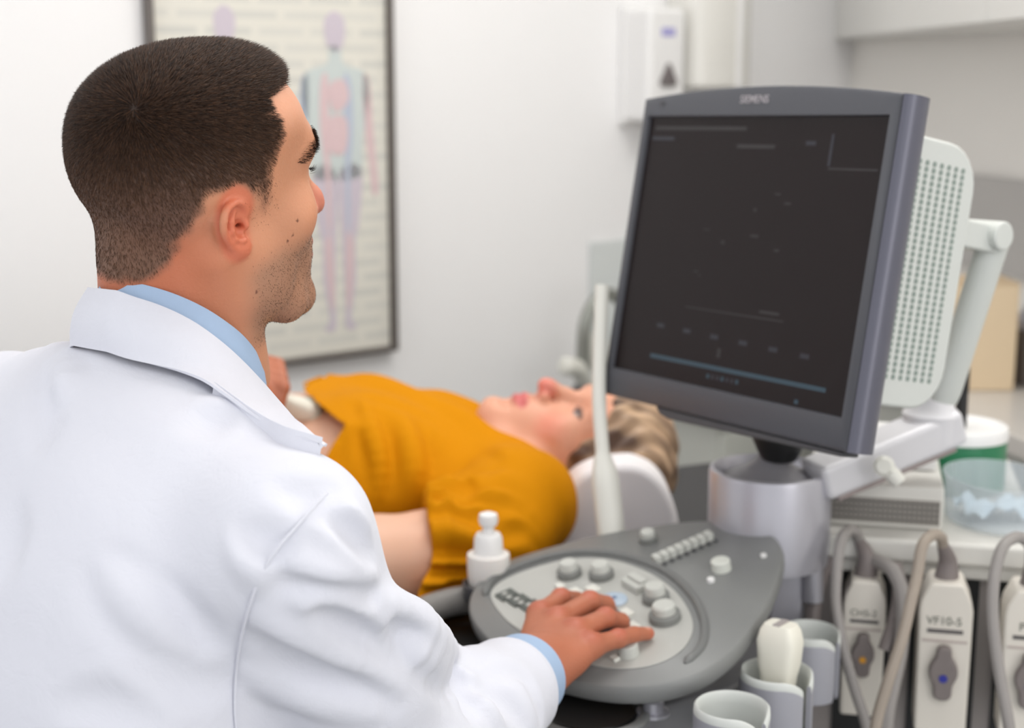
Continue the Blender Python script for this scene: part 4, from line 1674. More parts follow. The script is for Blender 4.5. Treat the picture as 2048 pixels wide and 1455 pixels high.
mixv = np.clip(rng.beta(1.0, 3.2, NH) * .85 + .62 * sstep(.10, .02, L_h[:, 2]) * rng.random(NH), 0, 1)[:, None]
hcol = np.array(lin((30, 22, 19)))[None] * (1 - mixv) + np.array(lin((126, 90, 66)))[None] * mixv
hw_ = np.full(NH, .00016) * (.75 + .5 * top)
sv, sf, sc_ = strands(hp_ - nn * .0003, d0, d1, ln, hw_, hcol)
M_hair = mat('dark_brown_hair', (40, 30, 26), .5, spec=.22)
tinted(M_hair)
quad_mesh('hair', sv, sf, M_hair, doctor, sc_)
# eyebrows, lashes, stubble
A_ = np.stack([np.abs(fl_[:, 0]), fl_[:, 1], fl_[:, 2]], -1)
bw = np.zeros(len(hf))
arc = [(.008, 0, .0405), (.024, 0, .0455), (.040, 0, .0465), (.050, 0, .0425), (.057, 0, .0350)]
dq = schain(A_ * np.array([1, 0, 1]), arc, [.0034, .0042, .0044, .0036, .0016], .002) + (A_[:, 1] < .03)
bw = np.clip(1 - dq / .0028, 0, 1) ** 1.5
bp_, bk = sample(hv, hf, bw, 1500)
bn = hn[hf[bk]].mean(1)
bl = d_loc(bp_)
od = np.sign(bl[:, :1]) * DM[0][None] * .8 - DM[1][None] * .15 + DM[2][None] * .25
b0 = bn * .30 + od; b0 /= np.linalg.norm(b0, axis=1)[:, None]
b1 = bn * .05 + od - DM[2][None] * .3; b1 /= np.linalg.norm(b1, axis=1)[:, None]
bv, bf, bc_ = strands(bp_, b0, b1, rng.uniform(.004, .007, 1500), np.full(1500, .00016), np.tile(np.array(lin((46, 34, 27))), (1500, 1)))
quad_mesh('eyebrows', bv, bf, M_hair, doctor, bc_)
ep, ed0, ed1 = [], [], []
for sgn in (-1, 1):
    for i in range(46):
        a = rng.uniform(-1, 1)
        q = np.array([sgn * (.0320 + .0122 * a), .0735 + .0146 * math.sqrt(max(0, 1 - (.8 * a) ** 2)), .0190 - .0016 * a * a])
        ep.append(d_world(q))
        v0 = np.array([sgn * (.45 * a), 1., .12]) + rng.normal(size=3) * .12
        v1 = np.array([sgn * (.6 * a), .8, .75]) + rng.normal(size=3) * .12
        ed0.append(norm(v0) @ DM); ed1.append(norm(v1) @ DM)
for h_ in (slice(0, 46), slice(46, 92)):
    ev, ef, ec = strands(np.array(ep[h_]), np.array(ed0[h_]), np.array(ed1[h_]), rng.uniform(.006, .0085, 46), np.full(46, .00014), np.tile(np.array(lin((24, 18, 16))), (46, 1)))
    quad_mesh('eyelashes', ev, ef, M_hair, doctor, ec)
bdw = sstep(-.026, -.05, fl_[:, 2]) * sstep(-.012, .016, fl_[:, 1]) * (fl_[:, 2] > -.118) * (np.linalg.norm((A_ - np.array([0, .096, -.0595])) / np.array([.026, .016, .010]), axis=1) > 1)
gp, gk = sample(hv, hf, bdw + .25 * sstep(-.004, .004, s_h + .006) * (s_h < .002) * (fl_[:, 1] > -.02) * (fl_[:, 2] < .03), 5200)
gn = hn[hf[gk]].mean(1)
gd = gn * .5 - DM[2][None] + rng.normal(size=(5200, 3)) * .2
gd /= np.linalg.norm(gd, axis=1)[:, None]
gv_, gf_, gc_ = strands(gp, gd, gd, rng.uniform(.0006, .0014, 5200), np.full(5200, .00011), np.tile(np.array(lin((70, 54, 46))), (5200, 1)))
quad_mesh('stubble', gv_, gf_, M_hair, doctor, gc_)

# ------------------------------------------------------------------ shirt and lab coat
TF = norm([math.cos(math.radians(50)), math.sin(math.radians(50)), 0])   # the way the chest faces
TX = np.array([TF[1], -TF[0], 0])                                        # his right
TM = (SR + SL) / 2
TU = norm(np.array([0, 0, 1.]) + TF * .22)
TB_ = norm(np.cross(TU, TX))
TAX = np.array([TX, TB_, TU])
WC = wr - fdir * .052                                                    # the cuff end of the sleeve


def sleeve_in(P, g=0.):
    return schain(P, [SR, SR * .45 + EL * .55, EL, EL * .4 + WC * .6, WC + fdir * .03], [.064 + g, .054 + g, .060 + g, .055 + g, .0470 + g], .03)


def coat_base(P):
    yoke = schain(P, [SL - np.array([0, 0, .026]), TM + TU * .004, SR - np.array([0, 0, .004])], [.062, .066, .060], .04)
    up = sell(P, TM - TU * .165 - TF * .020, (.190, .128, .25), TAX)
    blade = sell(P, TM - TU * .11 - TF * .075 + TX * .085, (.085, .055, .12), TAX)
    blade2 = sell(P, TM - TU * .11 - TF * .075 - TX * .085, (.085, .055, .12), TAX)
    lowr = sell(P, TM - TU * .44 - TF * .03, (.195, .150, .27), TAX)
    d = smin(smin(yoke, up, .06), lowr, .08)
    d = smin(d, smin(blade, blade2, .03), .05)
    tp = smin(scap(P, NECK_B - TU * .030 - TF * .008, SR * .55 + TM * .45 + TU * .006, .058, .051), scap(P, NECK_B - TU * .030 - TF * .008, SL * .55 + TM * .45 + TU * .006, .058, .048), .03)
    d = smin(d, tp, .05)
    s = sleeve_in(P)
    s = smax(s, (P - WC) @ fdir, .004)
    # loose cloth hanging under the forearm
    d = smin(d, s, .028)
    sl2 = schain(P, [SL - np.array([0, 0, .03]), EL2, LW - np.array([.03, .03, 0])], [.066, .058, .044], .03)
    sl2 = smax(sl2, (P - (LW - np.array([.01, .008, 0]))) @ norm(LW - EL2), .004)
    d = smin(d, sl2, .03)
    return d


def cpts(px, off=0., d0=.75, base=None):
    return np.array([trace(base or coat_base, x, y, d0, off) for x, y in px])


# folds of the cloth: ridges and valleys (sub) along lines on a garment
FOLDS = []


def fold(px, r, lift, sub=False, base=None, d0=.75, into=None):
    base = base or coat_base
    p = cpts(px, 0., d0, base)
    p = smooth_path(p, 3)
    n = len(p)
    rr = r * np.sin(np.linspace(.25, math.pi - .25, n)) ** .7
    # push the line in or out so that only the crest shows
    e = 1e-3
    g = np.stack([(base(p + e * k) - base(p - e * k)) for k in np.eye(3)], -1)
    g /= np.linalg.norm(g, axis=1)[:, None]
    (FOLDS if into is None else into).append((p + g * lift, rr, sub, p.mean(0), np.linalg.norm(p - p.mean(0), axis=1).max() + r + .03))


def add_folds(P, d, folds, k=.012):
    near = np.abs(d) < .035
    if near.any():
        Q = P[near]
        dd = d[near]
        for p, rr, sub, c, R in folds:
            m = np.linalg.norm(Q - c, axis=1) < R
            if not m.any():
                continue
            e = schain(Q[m], p, rr, .004)
            dd[m] = smax(dd[m], -e, k) if sub else smin(dd[m], e, k)
        d[near] = dd
    return d


# sleeve head and upper arm
fold([(660, 1010), (690, 1030), (722, 1062), (738, 1090)], .012, -.004)
fold([(640, 1050), (680, 1072), (715, 1105), (738, 1140)], .010, -.003)
fold([(650, 1035), (690, 1055), (725, 1090), (742, 1120)], .008, .004, True)
fold([(560, 1120), (610, 1150), (660, 1165), (720, 1170), (752, 1168)], .016, -.007)
fold([(540, 1150), (600, 1180), (660, 1196), (720, 1200), (760, 1196)], .010, .005, True)
fold([(600, 1205), (650, 1215), (700, 1235), (760, 1262), (800, 1288)], .014, -.005)
fold([(640, 1222), (680, 1246), (730, 1275), (780, 1310)], .009, .004, True)
fold([(520, 1235), (580, 1270), (640, 1310), (720, 1350), (790, 1385)], .018, -.008)
fold([(510, 1275), (570, 1310), (640, 1350), (720, 1385), (790, 1410)], .012, .006, True)
fold([(500, 1340), (560, 1370), (640, 1405), (740, 1430)], .016, -.007)
fold([(760, 1200), (800, 1230), (845, 1268), (885, 1310), (905, 1345)], .020, -.002)
fold([(800, 1228), (822, 1236), (832, 1250)], .010, .001)
fold([(775, 1250), (815, 1290), (850, 1335), (880, 1390)], .011, .005, True)
fold([(815, 1275), (850, 1310), (880, 1350), (905, 1400)], .014, -.004)
fold([(930, 1345), (950, 1375), (975, 1410), (1000, 1450)], .013, -.005)
fold([(905, 1355), (922, 1390), (940, 1430)], .010, .005, True)
# back
fold([(470, 1075), (490, 1100), (505, 1130), (512, 1160)], .012, -.006)
fold([(485, 1060), (530, 1085), (570, 1090)], .011, .006, True)
fold([(225, 1105), (270, 1160), (330, 1215), (390, 1262), (430, 1290)], .016, .011, True)
fold([(170, 1140), (200, 1195), (250, 1255), (310, 1310), (380, 1350)], .016, .012, True)
fold([(210, 1130), (255, 1185), (310, 1240), (370, 1290)], .018, -.013)
fold([(260, 1330), (330, 1360), (400, 1372), (455, 1376)], .016, .011, True)
fold([(120, 1410), (190, 1408), (260, 1425), (330, 1448)], .018, .012, True)
fold([(30, 1000), (20, 1080), (12, 1150)], .016, .011, True)
fold([(95, 740), (90, 830), (80, 900)], .016, .011, True)
fold([(110, 690), (130, 740), (125, 790)], .010, -.006)
fold([(400, 800), (450, 812), (520, 850), (560, 880)], .013, -.008)
fold([(560, 970), (600, 985), (640, 985), (680, 975)], .010, .005, True)
fold([(380, 850), (420, 840), (450, 830)], .012, .007, True)
fold([(978, 1352), (1015, 1338), (1052, 1350), (1075, 1390), (1086, 1440)], .007, .0035, True)
fold([(935, 1372), (985, 1385), (1030, 1420), (1050, 1452)], .010, .0055, True)
# armhole seam
SEAM = [(655, 985), (636, 1004), (600, 1045), (556, 1096), (522, 1150), (500, 1210), (482, 1280), (472, 1350), (470, 1420), (474, 1470)]


def coat_sdf(P):
    d = coat_base(P)
    d = add_folds(P, d, FOLDS)
    near = np.abs(d) < .035
    d[near] += .0012 * nz(P[near], 26, 7) + .0006 * nz(P[near], 70, 8)
    # hollow cuff
    inn = sleeve_in(P, -.007)
    inn = np.maximum(inn, -((P - (WC - fdir * .05)) @ fdir))
    d = smax(d, -inn, .002)
    # the neck hole
    hole = scap(P, NECK_B - TU * .05, d_world((0, -.03, -.04)), .060, .066)
    d = smax(d, -hole, .004)
    return d


def weave(m, scale=2600, s=.42, amount=.0003):
    nt = m.node_tree
    tc = nt.nodes.new('ShaderNodeTexCoord')
    v = nt.nodes.new('ShaderNodeTexNoise')
    v.inputs['Scale'].default_value = 30
    v.inputs['Detail'].default_value = 5
    v.inputs['Roughness'].default_value = .62
    v.inputs['Distortion'].default_value = .6
    nt.links.new(tc.outputs['Object'], v.inputs['Vector'])
    w = nt.nodes.new('ShaderNodeTexNoise')
    w.inputs['Scale'].default_value = scale
    nt.links.new(tc.outputs['Object'], w.inputs['Vector'])
    mx = nt.nodes.new('ShaderNodeMath')
    mx.operation = 'MULTIPLY_ADD'
    mx.inputs[1].default_value = .10
    nt.links.new(w.outputs['Fac'], mx.inputs[0])
    nt.links.new(v.outputs['Fac'], mx.inputs[2])
    b = nt.nodes.new('ShaderNodeBump')
    b.inputs['Strength'].default_value = s
    b.inputs['Distance'].default_value = .004
    nt.links.new(mx.outputs[0], b.inputs['Height'])
    nt.links.new(b.outputs['Normal'], nt.nodes['Principled BSDF'].inputs['Normal'])


M_coat = mat('white_cotton', (214, 215, 224), .8, spec=.2)
M_coat.node_tree.nodes['Principled BSDF'].inputs['Sheen Weight'].default_value = .15
weave(M_coat)
M_shirt = mat('blue_cotton', (160, 181, 208), .75, spec=.2)
weave(M_shirt, 2200, .3)
lo_ = np.minimum(np.minimum(SL, SR), np.minimum(EL, EL2)) - .2
hi_ = np.maximum(np.maximum(SL, wr), np.maximum(LW, NECK_B)) + .12
lo_[2] = .60
cv, cf = surf(coat_sdf, lo_, hi_, .0032)
coat = quad_mesh('lab_coat', cv, cf, M_coat, doctor)
seam = cpts(SEAM, .0016)
mesh('armhole_seam', [tube(smooth_path(seam, 6), .0011, 8)], M_coat, coat)


# collars: the near half is laid out round the neck, the far half mirrors it
def mirror(p, k=1.):
    q = np.asarray(p, float)
    return q - (1 + k) * ((q - NECK_B) @ TX)[..., None] * TX


def neck_off(r):
    return lambda P: scap(P, NECK_B - TU * .08, d_world((0, -.028, -.03)), .060, .056) - r


def resample(p, n):
    p = np.asarray(p, float)
    s = np.concatenate([[0], np.cumsum(np.linalg.norm(np.diff(p, axis=0), axis=1))])
    t = np.linspace(0, s[-1], n)
    return np.stack([np.interp(t, s, p[:, k]) for k in range(3)], -1)


def band(top_px, bot_px, fn_top, fn_bot, n=40, rows=7, bulge=.006):
    a = resample(smooth_path([trace(fn_top, x, y, .8) for x, y in top_px], 6), n)
    b = resample(smooth_path([trace(fn_bot, x, y, .8) for x, y in bot_px], 6), n)
    return a, b


def coat_near(g):
    return lambda P: coat_base(P) - g


# shirt collar
sh_top = [(262, 566), (300, 574), (350, 590), (400, 613), (440, 638), (478, 668), (505, 700), (520, 728)]
ca_, cb_ = [], []
a = resample(smooth_path([trace(neck_off(.0035), x, y, .8) for x, y in sh_top], 6), 40)
b = a - TU * .045 + (a - (NECK_B + TU * ((a - NECK_B) @ TU)[:, None])) * .10


def ring(a, b, rows, bulge, t, k=.6, kb=.6):
    """sheet strip from edge a to edge b plus its mirror image round the back"""
    ma, mb = mirror(a, k)[::-1], mirror(b, kb)[::-1]
    ma, mb = ma[:-1], mb[:-1]
    A = np.concatenate([ma, a]); B = np.concatenate([mb, b])
    g = []
    for r_ in range(rows):
        u = r_ / (rows - 1)
        c = A * (1 - u) + B * u
        out = c - (NECK_B + TU * ((c - NECK_B) @ TU)[:, None])
        out /= np.linalg.norm(out, axis=1)[:, None]
        g.append(c + out * bulge * math.sin(math.pi * u))
    return sheet(np.array(g), t)


shirt = mesh('shirt', [ring(a, b, 7, .004, .0022, .45, .45)], M_shirt, doctor, angle=60)
# white coat collar
c_top = [(236, 583), (270, 596), (310, 609), (350, 626), (390, 648), (430, 677), (466, 708), (500, 742), (530, 775), (562, 812), (600, 850), (642, 890)]
c_bot = [(218, 702), (260, 717), (310, 730), (360, 744), (405, 762), (440, 785), (470, 806), (498, 826), (535, 850), (570, 868), (606, 880), (644, 891)]


def out_pts(px, off_neck, off_coat):
    f1 = neck_off(off_neck); f2 = coat_near(off_coat)
    return [trace(lambda P: np.minimum(f1(P), f2(P)), x, y, .8) for x, y in px]


a = resample(smooth_path(out_pts(c_top, .016, .004), 6), 56)
b = resample(smooth_path(out_pts(c_bot, .010, .0065), 6), 56)
collar = mesh('collar', [ring(a, b, 9, .006, .0022, .55, .5)], M_coat, coat, angle=60)
lf = b[26:]
lo2 = lf - (NECK_B + TU * ((lf - NECK_B) @ TU)[:, None])
lo2 /= np.linalg.norm(lo2, axis=1)[:, None]
fd = np.linspace(1, 0, len(lf))[:, None]
lap = np.array([lf - lo2 * (.001 + .009 * fd) + TU * .006, lf - lo2 * (.002 + .010 * fd) - TU * .022, lf - lo2 * .022 - TU * .05, lf - lo2 * .04 - TU * .09])
mesh('lapel', [sheet(lap, .002)], M_coat, coat, angle=60)
# cuff of the shirt
ux, uy, uz = basis(fdir)
mesh('shirt_cuff', [lathe([(.0360, -.05), (.0415, .030), (.0395, .0305), (.0330, -.05)], WC, fdir, 48, 1.0, 1.0)], M_shirt, shirt)
mesh('cuff_stitch', [loop_tube([WC - fdir * .024 + (ux * math.cos(t) + uy * math.sin(t)) * .0478 for t in np.linspace(0, 2 * math.pi, 48, endpoint=False)], .0009, 8, 1., fdir)], mat('lavender_thread', (176, 180, 208), .8), coat)
mesh('cuff_hem', [loop_tube([WC - fdir * .002 + (ux * math.cos(t) + uy * math.sin(t)) * .0462 for t in np.linspace(0, 2 * math.pi, 48, endpoint=False)], .0016, 8, 1., fdir)], M_coat, coat)

# ------------------------------------------------------------------ couch, pillow and the woman lying on it
X_, Y_, Z_ = np.eye(3)
CE = 1.715                                   # near edge of the couch
CF = 2.33
CT = .688
bend = .02                                   # where the back section starts to rise
RISE = math.radians(7)
couch = thing('examination_couch', 'black padded examination couch with raised head end beside the white wall', 'examination couch', (-.45, (CE + CF) / 2, 0))
M_vinyl = mat('black_vinyl', (24, 23, 25), .42, bump=(160, .1))
mesh('seat_pad', [span((-1.10, CE, CT - .075), (bend - .145, CF, CT))], M_vinyl, couch, bevel=.022, seg=4)
rb = np.array([math.cos(RISE), 0, math.sin(RISE)])
rn = np.array([-math.sin(RISE), 0, math.cos(RISE)])
bl_ = .46
b_c = np.array([bend - .14, (CE + CF) / 2, CT]) + rb * bl_ / 2 - rn * .0375
mesh('back_pad', [box(b_c, (bl_ / 2, (CF - CE) / 2, .0375), (rb, Y_, rn))], M_vinyl, couch, bevel=.022, seg=4)
M_fr = mat('couch_frame', (186, 187, 188), .4, metal=.3)
mesh('frame', [span((-1.06, CE + .05, CT - .125), (.16, CE + .09, CT - .08)), span((-1.06, CF - .09, CT - .125), (.16, CF - .05, CT - .08)),
               span((-1.06, CE + .05, CT - .125), (-1.02, CF - .05, CT - .08)), span((.12, CE + .05, CT - .125), (.16, CF - .05, CT - .08))], M_fr, couch, bevel=.004)
for lx in (-1.0, -.34):
    for ly in (CE + .08, CF - .08):
        mesh('leg', [span((lx - .022, ly - .022, 0), (lx + .022, ly + .022, CT - .12))], M_fr, couch, bevel=.004)


def bed_z(x):
    return CT + max(0., (x - (bend - .14))) * math.tan(RISE)


# bolster pillow
pc = at(1242, 1042, 1.98)
pw = .081
pz0 = bed_z(pc[0]) + .004
pzt = at(1242, 906, 2.03)[2]
ph = pzt - pz0
pil = thing('bolster_pillow', 'white half round bolster pillow under the head of the woman', 'pillow', (pc[0], pc[1], pz0))
pts = []
for k in range(25):
    a = math.pi * k / 24
    ca_ = math.cos(a)
    pts.append(np.array([pc[0], pc[1] - .01, pz0 + .004]) + rb * pw * math.copysign(abs(ca_) ** .8, ca_) + rn * ph * max(0, math.sin(a)) ** .75)
M_pil = mat('white_paper_cover', (240, 236, 238), .8, bump=(30, .15))
mesh('cushion', [prism(pts, Y_, .40)], M_pil, pil, bevel=.012, seg=4, angle=50)

WH = at(1126, 915, 2.10)
wf = norm([-.03, -.16, 1.0])
wu = norm(np.array([1., .10, .02]) - wf * np.dot([1., .10, .02], wf))
wrt = np.cross(wf, wu)
WM = np.array([wrt, wf, wu])
WS = .96


def w_loc(P):
    return ((P - WH) @ WM.T) / WS


def w_world(L):
    return WH + (np.asarray(L, float) * WS) @ WM


NB2 = at(1040, 960, 2.10)
SHN = at(1030, 1008, 1.96)
SHF = at(985, 955, 2.24)
MIDA = at(962, 1078, 1.90)
CUFF = at(856, 1110, 1.86)
ELB = at(740, 1118, 1.83)
HND = at(520, 1120, 1.84)
CH = at(815, 942, 2.11)
BU = at(745, 935, 2.11)
BE = at(600, 925, 2.11)
HI = at(420, 945, 2.10)


def torso_sdf(P):
    ch = sell(P, CH, (.165, .160, .092))
    sh = schain(P, [SHN, NB2 - X_ * .03, SHF], [.064, .055, .056], .03)
    bu = sell(P, BU + np.array([0, -.065, .018]), (.090, .080, .078))
    bu2 = sell(P, BU + np.array([0, .085, .018]), (.090, .080, .078))
    be = sell(P, BE, (.20, .155, .088))
    hi = sell(P, HI, (.18, .175, .095))
    d = smin(smin(ch, sh, .035), smin(bu, bu2, .03), .04)
    return smin(smin(d, be, .06), hi, .06)


def w_body(P):
    d = gated(P, WH, .2, lambda q: head_sdf(w_loc(q), True, True, .93) * WS)
    nk_ = scap(P, w_world((0, -.025, -.04)), NB2 + np.array([-.01, 0, .01]), .049, .052)
    d = smin(d, nk_, .02)
    d = smin(d, torso_sdf(P), .03)
    arm = schain(P, [SHN, MIDA, CUFF, ELB, HND], [.055, .052, .0495, .048, .030], .03)
    d = smin(d, arm, .02)
    hd = sell(P, HND - X_ * .06, (.07, .035, .018))
    d = smin(d, hd, .02)
    for k in range(4):
        a = HND - X_ * .10 + np.array([0, -.026 + .018 * k, .002])
        d = smin(d, scap(P, a, a - X_ * (.06 + .008 * (k in (1, 2))) - Z_ * .012, .0095, .0078), .004)
    d = smin(d, scap(P, HND - X_ * .03 + Y_ * .03, HND - X_ * .10 + Y_ * .055, .012, .009), .008)
    farm = schain(P, [SHF, SHF + np.array([-.26, .03, -.03]), SHF + np.array([-.45, -.02, -.02])], [.05, .045, .03], .03)
    return smin(d, farm, .02)


woman = thing('person', 'woman in a mustard yellow blouse lying on her back on the black couch', 'person', (-.35, 2.05, CT))


def w_tint(v):
    L = w_loc(v)
    A = np.abs(L[:, 0])
    S = np.stack([A, L[:, 1], L[:, 2]], -1)
    c = np.tile(np.array(lin((222, 176, 150))), (len(v), 1)) * (1 + .04 * nz(v, 60, 9))[:, None]

    def mx_(c, rgb, w):
        w = np.clip(w, 0, 1)[:, None]
        return c * (1 - w) + np.array(lin(rgb)) * w
    hd = sstep(.19, .15, np.linalg.norm(L, axis=1))
    c = mx_(c, (222, 158, 130), hd * .8)
    c = mx_(c, (224, 134, 112), hd * sstep(.035, .008, np.linalg.norm(S - np.array([.045, .068, -.022]), axis=1)) * .7)
    c = mx_(c, (222, 120, 110), hd * sstep(.024, .010, np.linalg.norm(L - np.array([0, .112, -.024]), axis=1)) * .8)
    c = mx_(c, (206, 134, 106), hd * sstep(.01, -.03, L[:, 1]) * .7)
    lp = sstep(1.2, .8, np.linalg.norm((S - np.array([0, .096, -.0595])) / np.array([.025, .014, .0125]), axis=1))
    c = mx_(c, (200, 96, 98), lp * .9)
    br_ = sstep(.0065, .003, schain(S, [(.010, .096, .041), (.026, .096, .046), (.046, .078, .041)], [.001, .001, .001], .001))
    c = mx_(c, (122, 88, 66), br_ * .8)
    ed = np.linalg.norm(S - np.array([.0320, .0735, .0165]), axis=1)
    ew = (ed < .01335) & (S[:, 1] > .0775) & (np.abs(S[:, 2] - .0157) < .0036)
    c[ew] = lin((170, 156, 150))
    ir = ew & (np.hypot(S[:, 0] - .0320, S[:, 2] - .0160) < .0062)
    c[ir] = lin((56, 62, 74))
    la = sstep(.0045, .002, schain(S, [(.020, .083, .0205), (.032, .087, .0215), (.044, .080, .0195)], [.0005, .0005, .0005], .001))
    c = mx_(c, (66, 48, 42), la * hd * .9)
    return np.clip(c, 0, 1)


wlo = np.array([HI[0] - .22, 1.65, CT - .02]); whi = np.array([WH[0] + .16, 2.50, 1.02])
wv, wfc = surf(w_body, wlo, whi, .0032)
M_wskin = mat('fair_skin', (222, 170, 142), .5, spec=.4, sss=.1)
tinted(M_wskin, (300, .15))
quad_mesh('body', wv, wfc, M_wskin, woman, w_tint(wv))


# hair
def w_hair(P):
    L = w_loc(P)
    A = np.abs(L[:, 0])
    S = np.stack([A, L[:, 1], L[:, 2]], -1)
    cap_ = sell(L, (0, -.012, .062), (.098, .112, .108))
    back_ = sell(L, (0, -.075, .030), (.105, .060, .10))
    sd_h = schain(S, [(.070, .01, .085), (.086, -.03, .03), (.080, -.065, -.03)], [.018, .022, .020], .02)
    d = smin(smin(cap_, back_, .03), sd_h, .02)
    # the face stays free
    fcut = sell(L, (0, .078, -.014), (.084, .090, .092))
    d = smax(d, -fcut, .012)
    d = smax(d, L[:, 1] * .5 - L[:, 2] * .4 - .030, .01)
    strand = np.sin(L[:, 0] * 240 + 5 * np.sin(L[:, 2] * 38) + L[:, 1] * 90) * .0022 + nz(L, 60, 21) * .004 + nz(L, 150, 22) * .002
    return (d + strand) * WS


whv, whf = surf(w_hair, WH - .17, WH + .19, .003)
k_ = np.clip(.5 + .5 * nz(w_loc(whv), 110, 31) + .3 * np.sin(w_loc(whv)[:, 0] * 260), 0, 1)[:, None]
wc_ = np.array(lin((84, 60, 46))) * (1 - k_) + np.array(lin((206, 172, 140))) * k_
M_whair = mat('blonde_hair', (170, 136, 106), .5)
tinted(M_whair, (240, .5))
quad_mesh('hair', whv, whf, M_whair, woman, wc_)

# blouse
HEM0 = at(694, 838, 2.0)


def blouse_base(P):
    body = torso_sdf(P) - .0125
    arm = schain(P, [SHN + X_ * .005, MIDA, CUFF, CUFF + (CUFF - MIDA) * .3], [.078, .072, .066, .066], .04)
    far = schain(P, [SHF, SHF + np.array([-.22, .03, -.03])], [.072, .06], .03)
    # gathered cuff
    ax_ = norm([-1., -.10, .10])
    t = (P - CUFF) @ ax_
    q = P - CUFF - t[:, None] * ax_
    e1, e2, _ = basis(ax_)
    ang = np.arctan2(q @ e2, q @ e1)
    near = np.exp(-((t + .01) / .075) ** 2)
    arm = arm + near * (.0080 * np.sin(ang * 15 + 2 * np.sin(ang * 4)) - .004 * np.exp(-((t + .016) / .008) ** 2))
    arm = smax(arm, t - .006, .004)
    d = smin(body, arm, .005)
    d = smin(d, far, .03)
    return d


BF = []
for px_f, r_f, l_f, s_f in (
        ([(703, 800), (720, 850), (734, 910), (738, 985)], .016, .0125, True),
        ([(748, 815), (768, 870), (782, 930), (776, 1000)], .016, .0125, True),
        ([(726, 805), (744, 860), (758, 920), (758, 990)], .016, -.006, False),
        ([(832, 820), (852, 870), (864, 930), (850, 985)], .018, .0135, True),
        ([(800, 830), (818, 880), (826, 940), (820, 1000)], .018, -.008, False),
        ([(715, 792), (780, 806), (850, 832), (905, 868)], .016, .0125, True),
        ([(868, 1008), (920, 984), (968, 948), (1010, 905)], .016, .010, True),
        ([(905, 1048), (960, 1026), (1012, 1014), (1060, 1010)], .015, .009, True),
        ([(960, 1090), (1010, 1072), (1060, 1060)], .014, .008, True),
        ([(930, 880), (975, 905), (1010, 940)], .016, .0125, True),
        ([(690, 850), (678, 900), (668, 950)], .012, .009, True)):
    fold(px_f, r_f, l_f, s_f, blouse_base, 1.2, BF)


def blouse(P):
    d = add_folds(P, blouse_base(P), BF, .010)
    a = (P - CH)
    fo = .0045 * np.sin(a[:, 0] * 52 + a[:, 1] * 26 + 2.4 * np.sin(a[:, 1] * 17) + a[:, 2] * 30) * np.clip(.4 + nz(P, 14, 41), 0, 1.2)
    fo += .003 * nz(P, 48, 42)
    d = d + fo
    # hem, rolled up
    hw = P[:, 2] - HEM0[2]
    h = P[:, 0] - HEM0[0] + .30 * np.maximum(-hw, 0) + 2.4 * np.maximum(hw - .004, 0) + .5 * np.maximum(P[:, 1] - 2.12, 0) + .010 * np.sin(P[:, 1] * 38) + .008 * nz(P, 24, 43)
    hr = np.exp(-(h / .016) ** 2) * .010
    d = d - hr
    d = smax(d, -h, .008)
    # hollow at the hem so that the skin shows under it
    d = smax(d, -np.maximum(torso_sdf(P) - .002, h - .05), .003)
    ax_ = norm([-1., -.10, .10])
    inn = np.maximum(schain(P, [MIDA, CUFF, ELB], [.056, .0535, .0535], .02), -(P - CUFF) @ ax_ - .022)
    d = smax(d, -inn, .003)
    # neck opening
    hole = scap(P, NB2 - X_ * .004, w_world((0, .0, -.05)), .056, .062)
    return smax(d, -hole, .006)


bv_, bf_ = surf(blouse, wlo, whi + np.array([.05, .05, 0]), .0034)
M_blouse = mat('mustard_cotton', (204, 132, 2), .8, spec=.1)
M_blouse.node_tree.nodes['Principled BSDF'].inputs['Sheen Weight'].default_value = .0
weave(M_blouse, 1800, .25)
quad_mesh('blouse', bv_, bf_, M_blouse, woman)


# trousers
def trous(P):
    d = sell(P, HI + np.array([-.04, 0, -.002]), (.17, .186, .104))
    for s in (-1, 1):
        d = smin(d, schain(P, [HI + np.array([-.1, s * .09, 0]), np.array([-.88, 2.0 + s * .10, CT + .10]), np.array([-1.26, 1.90 + s * .09, CT + .07])], [.095, .075, .055], .04), .03)
    return smax(d, (P - (HI + X_ * .03)) @ norm([1, .2, 0]), .01)


tv, tf = surf(trous, np.array([-1.55, 1.7, CT - .02]), np.array([HI[0] + .2, 2.45, .95]), .009)
quad_mesh('trousers', tv, tf, mat('dark_denim', (52, 58, 78), .85), woman)

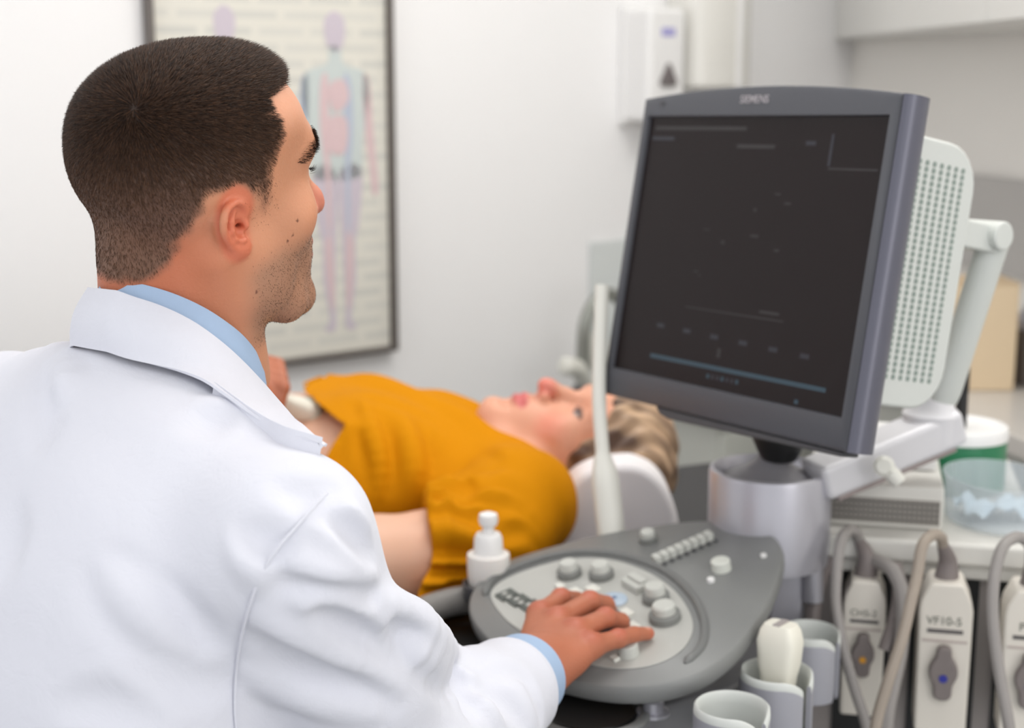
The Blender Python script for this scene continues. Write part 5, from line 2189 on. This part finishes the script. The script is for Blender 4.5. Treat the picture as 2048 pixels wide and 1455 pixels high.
# the probe in his left hand
pt0 = at(606, 822, 2.02)
lp = thing('ultrasound_probe', 'pale ultrasound probe pressed on the bare belly under the left hand of the doctor', 'ultrasound probe', pt0)
pdv = norm(LH + np.array([.0, -.006, -.01]) - pt0)
mesh('body', [lathe([(.012, 0), (.019, .003), (.020, .02), (.013, .045), (.012, .12), (.007, .135)], pt0, pdv, 28, 1.35, .8)], M_cream, lp, angle=50)
mesh('gel_smear', [lathe([(.026, -.003), (.024, .002), (.012, .004), (.001, .0045)], pt0 - pdv * .002, (pdv + Z_ * .5) / 1.2, 24)], mat('clear_gel', (214, 220, 206), .1, coat=.5), lp)

# stool under the doctor, seat and legs below the picture
stc = TM - TU * .52 - TF * .05
st = thing('swivel_stool', 'black swivel stool under the doctor', 'stool', (stc[0], stc[1], 0))
mesh('seat', [lathe([(.15, 0), (.18, .01), (.185, .045), (.16, .06), (.001, .062)], (stc[0], stc[1], .40), seg=48)], M_vinyl, st)
mesh('column', [lathe([(.025, .06), (.025, .40)], (stc[0], stc[1], 0), seg=24)], M_silver, st)
for k in range(5):
    a = 2 * math.pi * k / 5
    e = np.array([stc[0] + .26 * math.cos(a), stc[1] + .26 * math.sin(a), .06])
    mesh('foot', [tube([np.array([stc[0], stc[1], .09]), e], [.02, .014], 10), lathe([(.02, -.05), (.028, -.045), (.028, -.005), (.012, 0)], e, seg=20)], M_black, st)


def slacks(P):
    d = sell(P, np.array([stc[0], stc[1], .575]), (.18, .18, .11))
    for s in (-1, 1):
        hip = np.array([stc[0], stc[1], .56]) + TX * .10 * s
        kn = hip + TF * .34 + TX * .07 * s + Z_ * -.02
        kn[2] = .50
        ft = kn + TF * .02; ft[2] = .10
        d = smin(d, schain(P, [hip, kn, ft], [.09, .068, .05], .03), .03)
    return d


sl_v, sl_f = surf(slacks, np.array([stc[0] - .3, stc[1] - .3, .03]), np.array([stc[0] + .65, stc[1] + .65, .70]), .009)
quad_mesh('trousers', sl_v, sl_f, mat('grey_slacks', (66, 68, 74), .85), doctor)
for s in (-1, 1):
    ft = np.array([stc[0], stc[1], 0]) + TX * .17 * s + TF * .40
    v_, f_ = surf(lambda P: np.maximum(smin(sell(P, ft + Z_ * .035, (.05, .14, .05), np.array([TX, TF, Z_])), scap(P, ft - TF * .04 + Z_ * .06, ft - TF * .04 + Z_ * .10, .045, .045), .02), -(P[:, 2] - .001)), ft - .2 - Z_ * .0, ft + .2, .006)
    quad_mesh('shoe', v_, f_, M_black, doctor)
